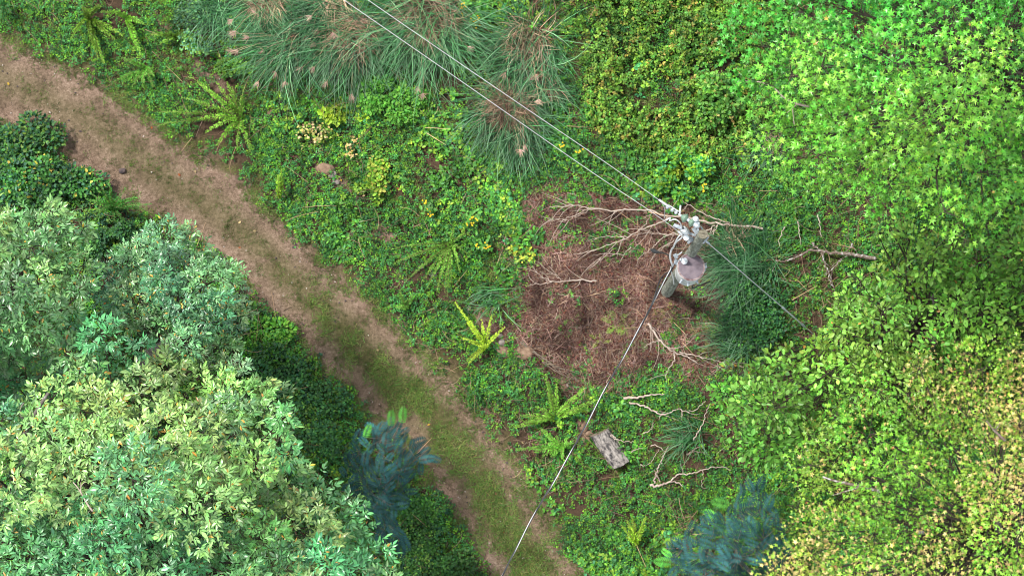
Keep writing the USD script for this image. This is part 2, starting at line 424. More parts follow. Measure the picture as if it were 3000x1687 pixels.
def soil_masks(x, y):
    z = gz(x, y)
    px, py = PX(np.stack([x, y, z], -1))
    t, s = edge_t(x, y)
    n = fbm2(x, y, 1.1, 11); n2 = fbm2(x, y, 4.0, 12)
    tt = t + 0.14 * (n - 0.5) + 0.10 * (n2 - 0.5)
    bare = sstep(-0.12, 0.08, tt) * (1 - sstep(0.9, 1.1, tt)) * (0.5 + 0.5 * sstep(0.36, 0.54, 0.5 * fbm2(x, y, 7.0, 14) + 0.5 * fbm2(x, y, 1.7, 15)))
    for i, b in enumerate(BARE_BITS):
        bare = np.maximum(bare, 0.75 * inp(b, px, py, 14, i))
    lit = inp(LITTER, px, py, 55, 9).astype(float)
    strip = np.exp(-((tt - 0.49) / (0.2 + 0.05 * s)) ** 2)
    moss = np.clip(strip * (0.5 + 0.6 * sstep(0.3, 0.75, s)) * sstep(0.36, 0.54, n * 0.55 + n2 * 0.45 + 0.07), 0, 1)
    moss = np.maximum(moss, 0.8 * sstep(0.86, 1.0, tt) * (1 - sstep(1.05, 1.2, tt)) * sstep(0.35, 0.6, n2))
    return np.stack([bare, lit * (1 - bare), np.clip(moss, 0, 0.9)], -1)


def grid_mesh(x0, x1, y0, y1, step, z_off=0.0):
    xs, ys = np.arange(x0, x1 + 1e-6, step), np.arange(y0, y1 + 1e-6, step)
    X, Y = np.meshgrid(xs, ys)
    Z = gz(X, Y) + z_off
    n, m = len(xs), len(ys)
    i, j = np.meshgrid(np.arange(m - 1), np.arange(n - 1), indexing='ij')
    a = (i * n + j).ravel()
    f = np.vstack([np.stack([a, a + 1, a + n + 1], 1), np.stack([a, a + n + 1, a + n], 1)])
    b = Buf()
    b.add(np.stack([X, Y, Z], -1).reshape(-1, 3), f, soil_masks(X, Y).reshape(-1, 3))
    return b


# ------------------------------------------------------------------ ground and track
gb = grid_mesh(-14, 14, -3, 15, 0.07)
put('ground', gb, 'soil', smooth=True, kind='structure', label='dark soil of the clearing and bank under weeds and brown litter', cat='ground')
fb = Buf()   # the ground further out
o = [(-14, -3), (14, -3), (14, 15), (-14, 15)]
far = [(-300, -300), (300, -300), (300, 300), (-300, 300)]
for k in range(4):
    n_ = 60
    e0 = np.linspace(o[k], o[(k + 1) % 4], n_)
    e1 = np.linspace(far[k], far[(k + 1) % 4], n_)
    v = np.vstack([np.c_[e0, gz(e0[:, 0], e0[:, 1])], np.c_[e1, np.zeros(n_)]])
    a = np.arange(n_ - 1)
    fb.add(v, np.vstack([np.stack([a, n_ + a, n_ + a + 1], 1), np.stack([a, n_ + a + 1, a + 1], 1)]), (0, 0, 0.7))
put('terrain', fb, 'soil', kind='structure', label='low mossy woodland ground stretching away beyond the clearing', cat='terrain')

rb = Buf()
NS, NT = 640, 64
sa, ta = np.linspace(0, 1, NS), np.linspace(-0.13, 1.13, NT)
Re, Le = resample(REw, NS), resample(LEw, NS)
Tm = np.broadcast_to(ta, (NS, NT))
wob = 0.10 * (fbm2(*np.moveaxis(Re, -1, 0), 1.6, 21) - 0.5), 0.10 * (fbm2(*np.moveaxis(Le, -1, 0), 1.6, 22) - 0.5)
Rr = Re + (Re - Le) * wob[0][:, None]; Ll = Le + (Le - Re) * wob[1][:, None]
P2 = Ll[:, None] * (1 - Tm[..., None]) + Rr[:, None] * Tm[..., None]
X, Y = P2[..., 0], P2[..., 1]
edge = np.minimum(sstep(-0.13, -0.06, Tm), 1 - sstep(1.06, 1.13, Tm))
Z = gz(X, Y) - 0.02 + 0.024 * edge + 0.035 * (fbm2(X, Y, 3.5, 24, 3) - 0.5) * edge + 0.03 * (fbm2(X, Y, 11, 23, 3) - 0.5)
i, j = np.meshgrid(np.arange(NS - 1), np.arange(NT - 1), indexing='ij')
a = (i * NT + j).ravel()
mk = soil_masks(X, Y)
rb.add(np.stack([X, Y, Z], -1).reshape(-1, 3), np.vstack([np.stack([a, a + NT, a + NT + 1], 1), np.stack([a, a + NT + 1, a + 1], 1)]), mk.reshape(-1, 3))
put('dirt_road', rb, 'soil', smooth=True, kind='structure', label='reddish brown two rut dirt track crossing the clearing diagonally', cat='dirt road')


# ------------------------------------------------------------------ ground cover, scattered
def instancer(name, protos, mat, pos, scale, label, cat, yaw=None, tilt=0.15, kind='stuff', parent=None):
    pi = UsdGeom.PointInstancer.Define(stage, path_for(name, parent))
    pp = []
    for k, b in enumerate(protos):
        pr = put(f'proto_{k}', b, mat, path=f'{pi.GetPath()}/clump_{k:03d}')
        pp.append(pr.GetPath())
    pi.CreatePrototypesRel().SetTargets(pp)
    n = len(pos)
    pi.CreateProtoIndicesAttr(Vt.IntArray.FromNumpy(rng.integers(0, len(protos), n).astype(np.int32)))
    pi.CreatePositionsAttr(Vt.Vec3fArray.FromNumpy(np.asarray(pos, np.float32)))
    yaw = rng.uniform(0, 2 * np.pi, n) if yaw is None else yaw
    tx, ty = rng.normal(0, tilt, n), rng.normal(0, tilt, n)
    q = np.stack([np.cos(yaw / 2), tx / 2, ty / 2, np.sin(yaw / 2)], 1)
    q /= np.linalg.norm(q, axis=1)[:, None]
    pi.CreateOrientationsAttr([Gf.Quath(*[float(v) for v in r]) for r in q])
    sc = np.broadcast_to(np.asarray(scale, float), (n,))
    pi.CreateScalesAttr(Vt.Vec3fArray.FromNumpy(np.repeat(sc[:, None], 3, 1).astype(np.float32)))
    return tag(pi.GetPrim(), label, cat, None, kind)


def patch(n, r, hmax, size, cols, kind='small', up=0.55, wid=1.0, weights=None, stems=False):
    """A clump of ground leaves: grouped in little rosettes."""
    b = Buf()
    k = max(3, n // 6)
    ca = rng.uniform(0, 2 * np.pi, k); cr = r * np.sqrt(rng.uniform(0, 1, k))
    ch = hmax * rng.uniform(0.25, 1, k) * (1 - 0.6 * (cr / r) ** 2)
    i = rng.integers(0, k, n)
    a = rng.uniform(0, 2 * np.pi, n)
    tilt = rng.uniform(-0.25, up, n)
    d = np.stack([np.cos(a), np.sin(a), tilt], 1)
    pos = np.stack([cr[i] * np.cos(ca[i]), cr[i] * np.sin(ca[i]), ch[i] + rng.uniform(-0.3, 0.1, n) * hmax * 0.5], 1) + d * 0.01
    nn = np.stack([rng.normal(0, 0.35, n), rng.normal(0, 0.35, n), np.ones(n)], 1)
    cols = np.asarray(cols, float)
    ci = rng.choice(len(cols), k, p=weights)
    c = jit(cols[ci[i]], n, 0.3, 0.09)
    sz = size * rng.uniform(0.6, 1.3, n)
    v, f, m = leaves(kind, pos, d, nn, sz, wid)
    b.add(v, f, np.repeat(c, m, 0))
    if stems:
        for q in range(k):
            p1 = np.array([cr[q] * np.cos(ca[q]), cr[q] * np.sin(ca[q]), ch[q]])
            b.add(*tube([p1 * [0.6, 0.6, 0] - [0, 0, 0.05], p1], [0.006, 0.003], 3, False), c=(0.1, 0.08, 0.04))
    return b


def scatter_px(step, dens, x0=-150, x1=3150, y0=-150, y1=1840):
    """Jittered grid of pixels kept with probability dens(px, py, x, y)."""
    X, Y = np.meshgrid(np.arange(x0, x1, step), np.arange(y0, y1, step))
    X = (X + rng.uniform(0, step, X.shape)).ravel(); Y = (Y + rng.uniform(0, step, Y.shape)).ravel()
    p = G(X, Y)
    keep = rng.uniform(0, 1, len(X)) < dens(X, Y, p[:, 0], p[:, 1])
    return p[keep], X[keep], Y[keep]


def common(px, py, x, y):
    """(track mask, litter mask, bare mask, t, s) for density rules."""
    t, s = edge_t(x, y)
    tw = t + 0.22 * (fbm2(x, y, 1.1, 11) - 0.5) + 0.26 * (fbm2(x, y, 4.0, 12) - 0.5)
    on = (tw > 0.0) & (tw < 0.98)
    lit = inp(LITTER, px, py, 55, 9)
    bare = np.zeros(len(px), bool)
    for i, b in enumerate(BARE_BITS):
        bare |= inp(b, px, py, 14, i)
    return on, lit, bare, tw, s


THICKET = Polygon([(1590, -150), (1560, 60), (1640, 160), (1640, 250), (1700, 330), (1850, 430), (1950, 470), (2080, 480), (2200, 430), (2260, 300), (2250, -150)])
BROAD = [Polygon(p) for p in (
    [(640, 90), (760, 160), (800, 260), (900, 300), (1010, 270), (1200, 260), (1330, 300), (1500, 480), (1450, 560), (1300, 560), (1100, 520), (950, 460), (860, 400), (700, 330), (600, 240), (580, 140)],
    [(1850, 480), (2000, 440), (2180, 560), (2120, 640), (1950, 600), (1820, 560)],
    [(510, 20), (700, 0), (740, 100), (640, 200), (560, 150)],
    [(1400, -60), (1600, -60), (1600, 130), (1450, 90)],
    [(1450, 560), (1620, 560), (1600, 760), (1530, 760), (1430, 700)])]
DARKW = [Polygon(p) for p in (
    [(2130, 640), (2260, 660), (2330, 800), (2300, 950), (2200, 1060), (2130, 1040), (2140, 900), (2110, 760)],
    [(-150, 330), (0, 350), (150, 420), (300, 520), (420, 640), (430, 760), (200, 800), (-150, 700)],
    [(700, 880), (850, 960), (960, 1080), (1060, 1220), (1010, 1330), (1300, 1400), (1330, 1560), (1400, 1840), (900, 1840), (800, 1400), (600, 900)])]

cA = [(0.066, 0.21, 0.018), (0.04, 0.16, 0.022), (0.115, 0.25, 0.02), (0.02, 0.085, 0.02), (0.05, 0.19, 0.05)]
cB = [(0.09, 0.27, 0.025), (0.055, 0.2, 0.03), (0.17, 0.31, 0.025), (0.045, 0.19, 0.065)]
cT = [(0.09, 0.2, 0.02), (0.055, 0.165, 0.02), (0.15, 0.24, 0.026), (0.24, 0.21, 0.04)]
cM = [(0.055, 0.11, 0.016), (0.045, 0.085, 0.015), (0.085, 0.085, 0.028)]
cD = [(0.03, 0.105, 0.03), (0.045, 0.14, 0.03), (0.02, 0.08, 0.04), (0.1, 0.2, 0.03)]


def dA(px, py, x, y):
    on, lit, bare, t, s = common(px, py, x, y)
    n = fbm2(x, y, 0.8, 31)
    d = 0.22 + 0.6 * sstep(0.36, 0.58, n) * (0.5 + 0.5 * sstep(0.35, 0.55, fbm2(x, y, 2.6, 32)))
    d = np.where(on, 0.0, d); d = np.where(lit, 0.04 + 0.3 * sstep(0.56, 0.68, fbm2(x, y, 1.3, 48)), d); d = np.where(bare, 0.06, d)
    d = np.where(inp(THICKET, px, py, 20), 0.35, d)
    return d


def dB(px, py, x, y):
    on, lit, bare, t, s = common(px, py, x, y)
    d = np.zeros(len(px))
    for i, b in enumerate(BROAD):
        d = np.where(inp(b, px, py, 25, i), 0.6, d)
    d = np.maximum(d, 0.5 * sstep(0.5, 0.66, fbm2(x, y, 0.7, 37)))
    d = d * (0.12 + sstep(0.42, 0.6, fbm2(x, y, 1.6, 38)))
    return np.where(on | lit | bare, 0.0, d)


def dT(px, py, x, y):
    return inp(THICKET, px, py, 60, 3) * (0.04 + 0.85 * sstep(0.38, 0.56, fbm2(x, y, 1.5, 33)))


def dM(px, py, x, y):
    on, lit, bare, t, s = common(px, py, x, y)
    strip = np.exp(-((t - 0.5) / (0.17 + 0.07 * s)) ** 2)
    d = 1.3 * strip * (0.45 + 1.0 * sstep(0.5, 0.8, s)) * sstep(0.4, 0.6, 0.6 * fbm2(x, y, 1.5, 35) + 0.4 * fbm2(x, y, 5.0, 34))
    d = np.maximum(d, 1.0 * ((t > 0.82) & (t < 1.03)) * sstep(0.34, 0.52, fbm2(x, y, 2.5, 36)))
    d = np.maximum(d, 0.5 * ((t > -0.1) & (t < 0.06)))
    d = np.maximum(d, 0.09)
    return np.where(on, d, 0)


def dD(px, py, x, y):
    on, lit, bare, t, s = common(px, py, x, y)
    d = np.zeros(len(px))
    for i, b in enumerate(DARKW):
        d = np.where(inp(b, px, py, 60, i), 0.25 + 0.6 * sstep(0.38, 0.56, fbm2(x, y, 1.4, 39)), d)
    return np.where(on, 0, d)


pos, _, _ = scatter_px(17, dA)
instancer('creeping_weeds', [patch(105, 0.19, 0.2, 0.042, cA) for _ in range(8)], 'weed_leaf', pos, rng.uniform(0.7, 1.25, len(pos)), 'low small leaved green weeds carpeting the verge and clearing', 'weeds')
pos, _, _ = scatter_px(24, dB)
instancer('broadleaf_weeds', [patch(64, 0.2, 0.22, 0.072, cB, 'round', 0.45, 0.8) for _ in range(8)], 'weed_leaf', pos, rng.uniform(0.6, 1.2, len(pos)), 'brighter broad leaved weeds growing in patches over the bank', 'weeds')
pos, _, _ = scatter_px(25, dT)
instancer('thicket_foliage', [patch(130, 0.24, 0.6, 0.06, cT, 'round', 0.35, 0.8, [0.4, 0.35, 0.19, 0.06], True) for _ in range(8)], 'weed_leaf', pos, rng.uniform(0.7, 1.2, len(pos)), 'yellowish thicket of small oval leaved brush above the wires', 'undergrowth')
pos, _, _ = scatter_px(12, dM)
instancer('track_moss', [patch(70, 0.1, 0.025, 0.022, cM, 'small', 0.9, 0.6) for _ in range(6)], 'weed_leaf', pos, rng.uniform(0.6, 1.3, len(pos)), 'thin brownish green moss and grass between the wheel ruts', 'moss')
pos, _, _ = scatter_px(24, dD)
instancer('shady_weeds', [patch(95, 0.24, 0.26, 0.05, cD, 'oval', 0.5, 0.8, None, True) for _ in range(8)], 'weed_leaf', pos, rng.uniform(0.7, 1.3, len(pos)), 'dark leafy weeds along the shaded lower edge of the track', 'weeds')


def grass_patch(n, r, h, w, cols, lean=0.9):
    b = Buf()
    a = rng.uniform(0, 2 * np.pi, n); rr = r * np.sqrt(rng.uniform(0, 1, n))
    base = np.stack([rr * np.cos(a), rr * np.sin(a), np.full(n, -0.01)], 1)
    a2 = rng.uniform(0, 2 * np.pi, n)
    d = np.stack([np.cos(a2) * lean, np.sin(a2) * lean, rng.uniform(0.3, 1, n)], 1)
    v, f, m = leaves('strap', base, d, np.stack([-np.cos(a2), -np.sin(a2), np.ones(n)], 1), h * rng.uniform(0.5, 1.2, n), w / h)
    b.add(v, f, np.repeat(jit(np.asarray(cols)[rng.integers(0, len(cols), n)], n), m, 0))
    return b


def dG(px, py, x, y):
    on, lit, bare, t, s = common(px, py, x, y)
    d = np.where(on, 1.2 * np.exp(-((t - 0.49) / 0.19) ** 2) * sstep(0.45, 0.7, s) * sstep(0.3, 0.5, fbm2(x, y, 1.9, 41)) + 0.7 * ((t < 0.1) | (t > 0.86)) * sstep(0.38, 0.55, fbm2(x, y, 3.1, 44)), 0.55 * sstep(0.45, 0.65, fbm2(x, y, 0.9, 42)))
    return np.where(lit | bare, 0, d)


pos, _, _ = scatter_px(17, dG)
instancer('short_grass', [grass_patch(70, 0.14, 0.1, 0.008, [(0.07, 0.15, 0.025), (0.1, 0.16, 0.03), (0.14, 0.14, 0.05)]) for _ in range(6)], 'grass_blade', pos, rng.uniform(0.7, 1.3, len(pos)), 'short green grass on the middle of the track and verges', 'grass')


def litter_patch():
    b = Buf()
    n = 70
    a = rng.uniform(0, 2 * np.pi, n)
    base = np.c_[rng.uniform(-0.2, 0.2, (n, 2)), rng.uniform(0.0, 0.05, n)]
    d = np.stack([np.cos(a), np.sin(a), rng.normal(0, 0.12, n)], 1)
    cols = np.array([(0.125, 0.072, 0.055), (0.21, 0.14, 0.11), (0.055, 0.028, 0.022), (0.32, 0.235, 0.185)])
    v, f, m = leaves('strap', base, d, np.tile([0, 0, 1.0], (n, 1)), rng.uniform(0.08, 0.28, n), rng.uniform(0.012, 0.035, n))
    b.add(v, f, np.repeat(jit(cols[rng.choice(4, n, p=[0.4, 0.25, 0.25, 0.1])], n, 0.25), m, 0))
    n = 28
    a = rng.uniform(0, 2 * np.pi, n)
    base = np.c_[rng.uniform(-0.2, 0.2, (n, 2)), rng.uniform(0.0, 0.05, n)]
    v, f, m = leaves('small', base, np.stack([np.cos(a), np.sin(a), rng.normal(0, 0.4, n)], 1), np.c_[rng.normal(0, 0.5, (n, 2)), np.ones(n)], rng.uniform(0.04, 0.08, n), 1.1)
    cols = np.array([(0.06, 0.02, 0.017), (0.11, 0.045, 0.03), (0.15, 0.085, 0.055)])
    b.add(v, f, np.repeat(jit(cols[rng.integers(0, 3, n)], n, 0.25), m, 0))
    return b


def dL(px, py, x, y):
    lit = inp(LITTER, px, py, 55, 9)
    near = inp(LITTER.buffer(40), px, py, 40, 9)
    on, _, bare, t, s = common(px, py, x, y)
    return np.where(lit, 0.95, np.where(near, 0.4, np.where(on, 0, 0.012)))


pos, _, _ = scatter_px(19, dL)
pos[:, 2] += 0.01
instancer('needle_litter', [litter_patch() for _ in range(8)], 'dry_leaf', pos, rng.uniform(0.7, 1.3, len(pos)), 'reddish brown dead needles and cut brush around the pole', 'leaf litter')


def stem_patch():
    b = Buf()
    for _ in range(7):
        p0 = np.array([*rng.uniform(-0.35, 0.35, 2), rng.uniform(0.02, 0.2)])
        a = rng.uniform(0, 2 * np.pi)
        e = p0 + np.array([math.cos(a), math.sin(a), rng.uniform(-0.1, 0.3)]) * rng.uniform(0.15, 0.55)
        b.add(*tube(smoothline([p0, (p0 + e) / 2 + rng.normal(0, 0.03, 3), e], 5), np.linspace(0.006, 0.003, 5), 3, False), c=jit((0.16, 0.105, 0.07), 1, 0.4)[0])
    return b


def dV(px, py, x, y):
    on, lit, bare, t, s = common(px, py, x, y)
    return np.where(on, 0.0, 0.3 * sstep(0.4, 0.6, fbm2(x, y, 0.9, 47)))


pos, _, _ = scatter_px(32, dV)
instancer('dead_stems', [stem_patch() for _ in range(6)], 'dry_leaf', pos, rng.uniform(0.6, 1.2, len(pos)), 'thin brown dead stems tangled through the weeds', 'dead stems')


def stones(n, r, rmin, rmax):
    b = Buf()
    for _ in range(n):
        m = trimesh.creation.icosphere(1, 1.0)
        v = np.array(m.vertices) * np.exp(rng.normal(0, 0.16, (len(m.vertices), 1))) * rng.uniform(0.6, 1.2, 3) * rng.uniform(rmin, rmax) * [1, 1, 0.45]
        b.add(v + [*rng.uniform(-r, r, 2), 0], m.faces)
    return b


def dS(px, py, x, y):
    on, lit, bare, t, s = common(px, py, x, y)
    rut = np.exp(-((t - 0.14) / 0.13) ** 2) + 0.6 * np.exp(-((t - 0.85) / 0.12) ** 2)
    return np.where(on, 0.14 + 0.32 * rut, np.where(bare, 0.35, 0))


pos, _, _ = scatter_px(30, dS)
instancer('gravel', [stones(3, 0.12, 0.005, 0.016) for _ in range(5)], 'pebble', pos, rng.uniform(0.6, 1.3, len(pos)), 'pale pebbles sprinkled over the bare wheel ruts', 'gravel')
pos, _, _ = scatter_px(27, lambda a_, b_, x, y: dS(a_, b_, x, y) * sstep(0.4, 0.62, fbm2(x, y, 1.3, 49)) * 1.8)
instancer('dark_clods', [stones(3, 0.1, 0.007, 0.026) for _ in range(5)], 'clod', pos, np.exp(rng.normal(-0.3, 0.4, len(pos))), 'dark crumbs of earth and bark lying on the bare ruts', 'dirt')


def dF(px, py, x, y):
    on, lit, bare, t, s = common(px, py, x, y)
    return np.where(on, 0.05, 0.04)


pos, _, _ = scatter_px(40, dF)
instancer('fallen_leaves', [Buf().add(*leaves('oval', [[0, 0, 0.03]], [[1, 0, 0.2]], [[0.2, 0.2, 1]], 0.07)[:2], c_) for c_ in [(0.3, 0.2, 0.03), (0.24, 0.07, 0.025), (0.26, 0.2, 0.1), (0.15, 0.07, 0.04)]], 'dry_leaf', pos, rng.uniform(0.6, 1.2, len(pos)), 'scattered yellow and rust coloured fallen leaves', 'leaves', tilt=0.3)

# ------------------------------------------------------------------ trees
def wavy(u, v, k=0.0):
    """A cheap smooth unevenness between about -0.5 and 0.5."""
    return 0.22 * (np.sin(u * 0.0117 + 1.3 + k) + np.sin(v * 0.0143 - 0.7 + k) + 0.8 * np.sin((u + v) * 0.0231 + 2 * k) + 0.6 * np.sin((u - 1.3 * v) * 0.031 + 3 * k))


def blobs_in(poly, rad, zfun, gap=0.95, tries=4000):
    """Foliage clumps packed inside the outline: centre (place coordinates) and radius."""
    x0, y0, x1, y1 = poly.bounds
    uv = np.c_[rng.uniform(x0, x1, tries), rng.uniform(y0, y1, tries)]
    rs = rad * rng.uniform(0.6, 1.3, tries)
    uv, rs = uv[(ok := shapely.contains_xy(poly, *uv.T))], rs[ok]
    dist = shapely.distance(poly.exterior, shapely.points(uv))
    z = zfun(uv[:, 0], uv[:, 1], dist) + rng.normal(0, 0.45, len(uv))
    rp = rs * ppm(z)
    keep = dist > rp * 0.35
    near = dist < rp * 0.72
    rs = np.where(near, rs * np.maximum(0.45, dist / (rp * 0.85)), rs); rp = rs * ppm(z)
    got, out = np.zeros((0, 3)), []
    for k in np.nonzero(keep)[0]:
        u, v = uv[k]
        if len(got) and (((got[:, 0] - u) ** 2 + (got[:, 1] - v) ** 2) < (gap * 0.5 * (rp[k] + got[:, 2])) ** 2).any():
            continue
        got = np.vstack([got, (u, v, rp[k])])
        out.append((*W(u, v, z[k] - 0.3 * rs[k]), rs[k]))
    return np.array(out)


def foliage(blobs, kind, lsize, per, base, spread, yellow=0.03, ycol=(0.45, 0.3, 0.05), wid=1.0, compound=0, low=0.35, hue_seed=0, fade=None, flop=0.72):
    """All leaves of a crown as arrays: pos, direction, normal, size, colour."""
    P, D, N, S, C = [], [], [], [], []
    base = np.asarray(base, float)
    hs_ = fbm2(blobs[:, 0], blobs[:, 1], 0.42, 80 + hue_seed)
    for (x, y, z, r), h in zip(blobs, hs_ + rng.normal(0, 0.06, len(hs_))):
        hc = base[0] * (1 - np.clip((h - 0.36) / 0.26, 0, 1)) + base[1] * np.clip((h - 0.36) / 0.26, 0, 1)
        hc = hc * np.exp(rng.normal(0, 0.15)) * np.exp(rng.normal(0, 0.07, 3))
        n = int(per * r * r)
        dirs = rnd_dirs(n, -low, 1.0)
        sh = r * np.where(rng.uniform(0, 1, n) < 0.75, rng.uniform(0.82, 1.08, n), rng.uniform(0.45, 0.85, n))
        bump = 1 + 0.28 * (meshkit.fbm(dirs * 2.2 + [x, y, z], 2, 5) - 0.5) * 2
        tip = np.array([x, y, z]) + dirs * (sh * bump)[:, None] * [1, 1, 0.8]
        m = max(1, compound)
        ax = unit(dirs * [1, 1, 0.55] + rng.normal(0, 0.45, (n, 3)) - [0, 0, 0.1])
        if compound:
            # compound leaf: leaflets fan from the end of a stalk
            fan = np.linspace(-1.25, 1.25, m)
            side = unit(np.cross(ax, np.tile([0, 0, 1.0], (n, 1)) + rng.normal(0, 0.35, (n, 3))))
            for k, q in enumerate(fan):
                dd = unit(ax * math.cos(q) + side * math.sin(q) + rng.normal(0, 0.13, (n, 3)) - [0, 0, 0.12])
                P.append(tip - ax * 0.06 * abs(q)); D.append(dd)
                N.append(np.cross(side, ax) * np.sign(np.cross(side, ax)[:, 2:]) + rng.normal(0, 0.3, (n, 3)) + [0, 0, 0.35])
                S.append(lsize * rng.uniform(0.7, 1.2, n) * (1.1 - 0.25 * abs(q)))
                c = jit(hc, n, 0.22, 0.08)
                C.append(c)
        else:
            P.append(tip); D.append(ax)
            N.append(dirs * 0.5 + [0, 0, 0.5] + rng.normal(0, flop, (n, 3)))
            S.append(lsize * rng.uniform(0.5, 1.3, n))
            C.append(jit(hc, n, 0.26, 0.09))
        for k in range(m):
            yl = rng.uniform(0, 1, n) < yellow * (0.4 + 1.6 * h)
            c = C[-1 - k]
            S[-1 - k] = np.where(yl, S[-1 - k] * 0.75, S[-1 - k])
            c[yl] = jit(np.asarray(ycol), int(yl.sum()), 0.25, 0.12)
            if fade is not None:
                fd = rng.uniform(0, 1, n) < fade[0] * np.clip((dirs[:, 2] + 0.2), 0, 1) * np.clip((h - 0.42) * 7, 0.06, 1.5)
                c[fd] = jit(np.asarray(fade[1]), int(fd.sum()), 0.2, 0.08)
    return np.vstack(P), np.vstack(D), np.vstack(N), np.concatenate(S), np.vstack(C)


def tree(name, label, cat, poly, rad, z0, z1, kind, lsize, per, base, mat, trunk_px, bark='bark', under=0.24, group=None, rise=420, n_leaf=300, relief=1.8, **kw):
    poly = Polygon(poly)
    zf = lambda u, v, d: z0 + (z1 - z0) * sstep(0, rise, d) ** 0.6 + relief * wavy(u, v, z1)
    bl = blobs_in(poly, rad, zf)
    low_poly = poly.buffer(-60)
    bl2 = blobs_in(low_poly if low_poly.geom_type == 'Polygon' else max(low_poly.geoms, key=lambda g: g.area), rad * 1.1, lambda u, v, d: zf(u, v, d + 60) - 2.2, 1.25, 1500)
    root = G(*trunk_px)
    t = thing(name, label, cat, root, group)
    P, D, N, S, C = foliage(bl, kind, lsize, per, base, rad, **kw)
    P2, D2, N2, S2, C2 = foliage(bl2, kind, lsize * 1.1, per * under, base, rad, **kw)
    # the outermost leaves that face the sky are pieces of their own
    order = np.argsort(-(P[:, 2] + rng.uniform(0, 2.0, len(P))))
    ux, uy = PX(P)
    order = [k for k in order if 0 < ux[k] < 3000 and 0 < uy[k] < 1687]
    order = order[::max(1, len(order) // (3 * n_leaf))][:n_leaf]
    own = np.zeros(len(P), bool); own[order] = True
    b = Buf()
    for (p, d, n, s, c) in ((P[~own], D[~own], N[~own], S[~own], C[~own]), (P2, D2, N2, S2, C2)):
        v, f, m = leaves(kind, p, d, n, s, kw.get('wid', 1.0) * rng.uniform(0.65, 1.12, len(p)))
        b.add(v, f, np.repeat(c, m, 0))
    put('crown', b, mat, t, kind='stuff')
    for k in order:
        v, f, m = leaves(kind, P[k:k + 1], D[k:k + 1], N[k:k + 1], S[k:k + 1], kw.get('wid', 1.0))
        put('leaf', Buf().add(v, f, np.repeat(C[k:k + 1], m, 0)), mat, t)
    # trunk and limbs
    top = np.array([bl[:, 0].mean(), bl[:, 1].mean(), max(bl[:, 2].max() - 2.5, z0 * 0.8)])
    zt = np.linspace(0, 1, 9)[:, None]
    tr = root + (top - root) * zt + np.c_[0.12 * np.sin(zt * 5 + root[0]), 0.12 * np.cos(zt * 4), 0 * zt]
    put('trunk', Buf().add(*tube(tr, np.linspace(0.17, 0.06, 9), 9)), bark, t, smooth=True)
    for (x, y, z, r) in bl:
        e = np.array([x, y, z + 0.2 * r])
        q = tr[np.clip(int(3 + 5 * (0.25 + 0.6 * rng.uniform())), 3, 8)]
        mid = (q + e) / 2 + [0, 0, -0.25 * np.linalg.norm(e[:2] - q[:2]) * 0.4] + rng.normal(0, 0.12, 3)
        pts = smoothline([q, mid, e], 8)
        put('branch', Buf().add(*tube(pts, np.linspace(0.035, 0.008, 8), 5)), 'twig_bark', t)
    tw = Buf()
    for k in range(len(bl)):
        x, y, z, r = bl[k]
        for d in rnd_dirs(7, -0.1, 0.9):
            e = np.array([x, y, z]) + d * r * 0.98
            tw.add(*tube(smoothline([np.array([x, y, z]), np.array([x, y, z]) + d * r * 0.5 + rng.normal(0, 0.07, 3), e], 5), np.linspace(0.008, 0.003, 5), 4, False))
    put('twigs', tw, 'twig_bark', t, kind='stuff')
    return t, bl


HICK = [(0.06, 0.225, 0.078), (0.22, 0.36, 0.09)]
hk = dict(kind='lance', lsize=0.13, mat='hickory_leaf', compound=5, yellow=0.03, ycol=(0.36, 0.22, 0.035), wid=1.05)
tree('hickory_tree', 'hickory with pale yellow green leaflets at the frame corner above the large crown', 'tree',
     [(-400, 560), (-60, 590), (0, 575), (40, 630), (110, 595), (165, 585), (215, 640), (275, 660), (290, 690), (250, 735), (300, 790), (260, 900), (180, 980), (60, 1060), (-60, 1100), (-400, 1100)],
     0.62, 5.0, 7.5, per=310, base=[(0.09, 0.25, 0.085), (0.26, 0.38, 0.105)], trunk_px=(20, 1130), **hk)
tree('hickory_tree', 'smaller leaved dark green hickory leaning out over the track edge', 'tree',
     [(290, 760), (360, 730), (420, 650), (480, 640), (545, 650), (595, 690), (645, 745), (712, 790), (735, 860), (738, 930), (700, 1000), (745, 1085), (690, 1130), (560, 1080), (420, 1000), (300, 940), (260, 850)],
     0.5, 3.6, 5.2, rise=250, per=420, base=[(0.055, 0.18, 0.078), (0.14, 0.27, 0.095)], trunk_px=(430, 1080), **{**hk, 'lsize': 0.105})
tree('hickory_tree', 'largest hickory crown, blue green with yellow flecks, filling the lower corner', 'tree',
     [(-400, 1000), (0, 1010), (120, 960), (240, 900), (330, 930), (450, 1000), (600, 1080), (700, 1100), (760, 1070), (835, 1125), (885, 1180), (870, 1235), (850, 1290), (900, 1335), (960, 1400), (1010, 1430), (1065, 1455), (1092, 1505), (1062, 1555), (1150, 1600), (1162, 1690), (1180, 1850), (700, 2100), (-400, 2100)],
     0.66, 4.6, 8.2, rise=520, per=310, base=HICK, trunk_px=(520, 1720), **hk)

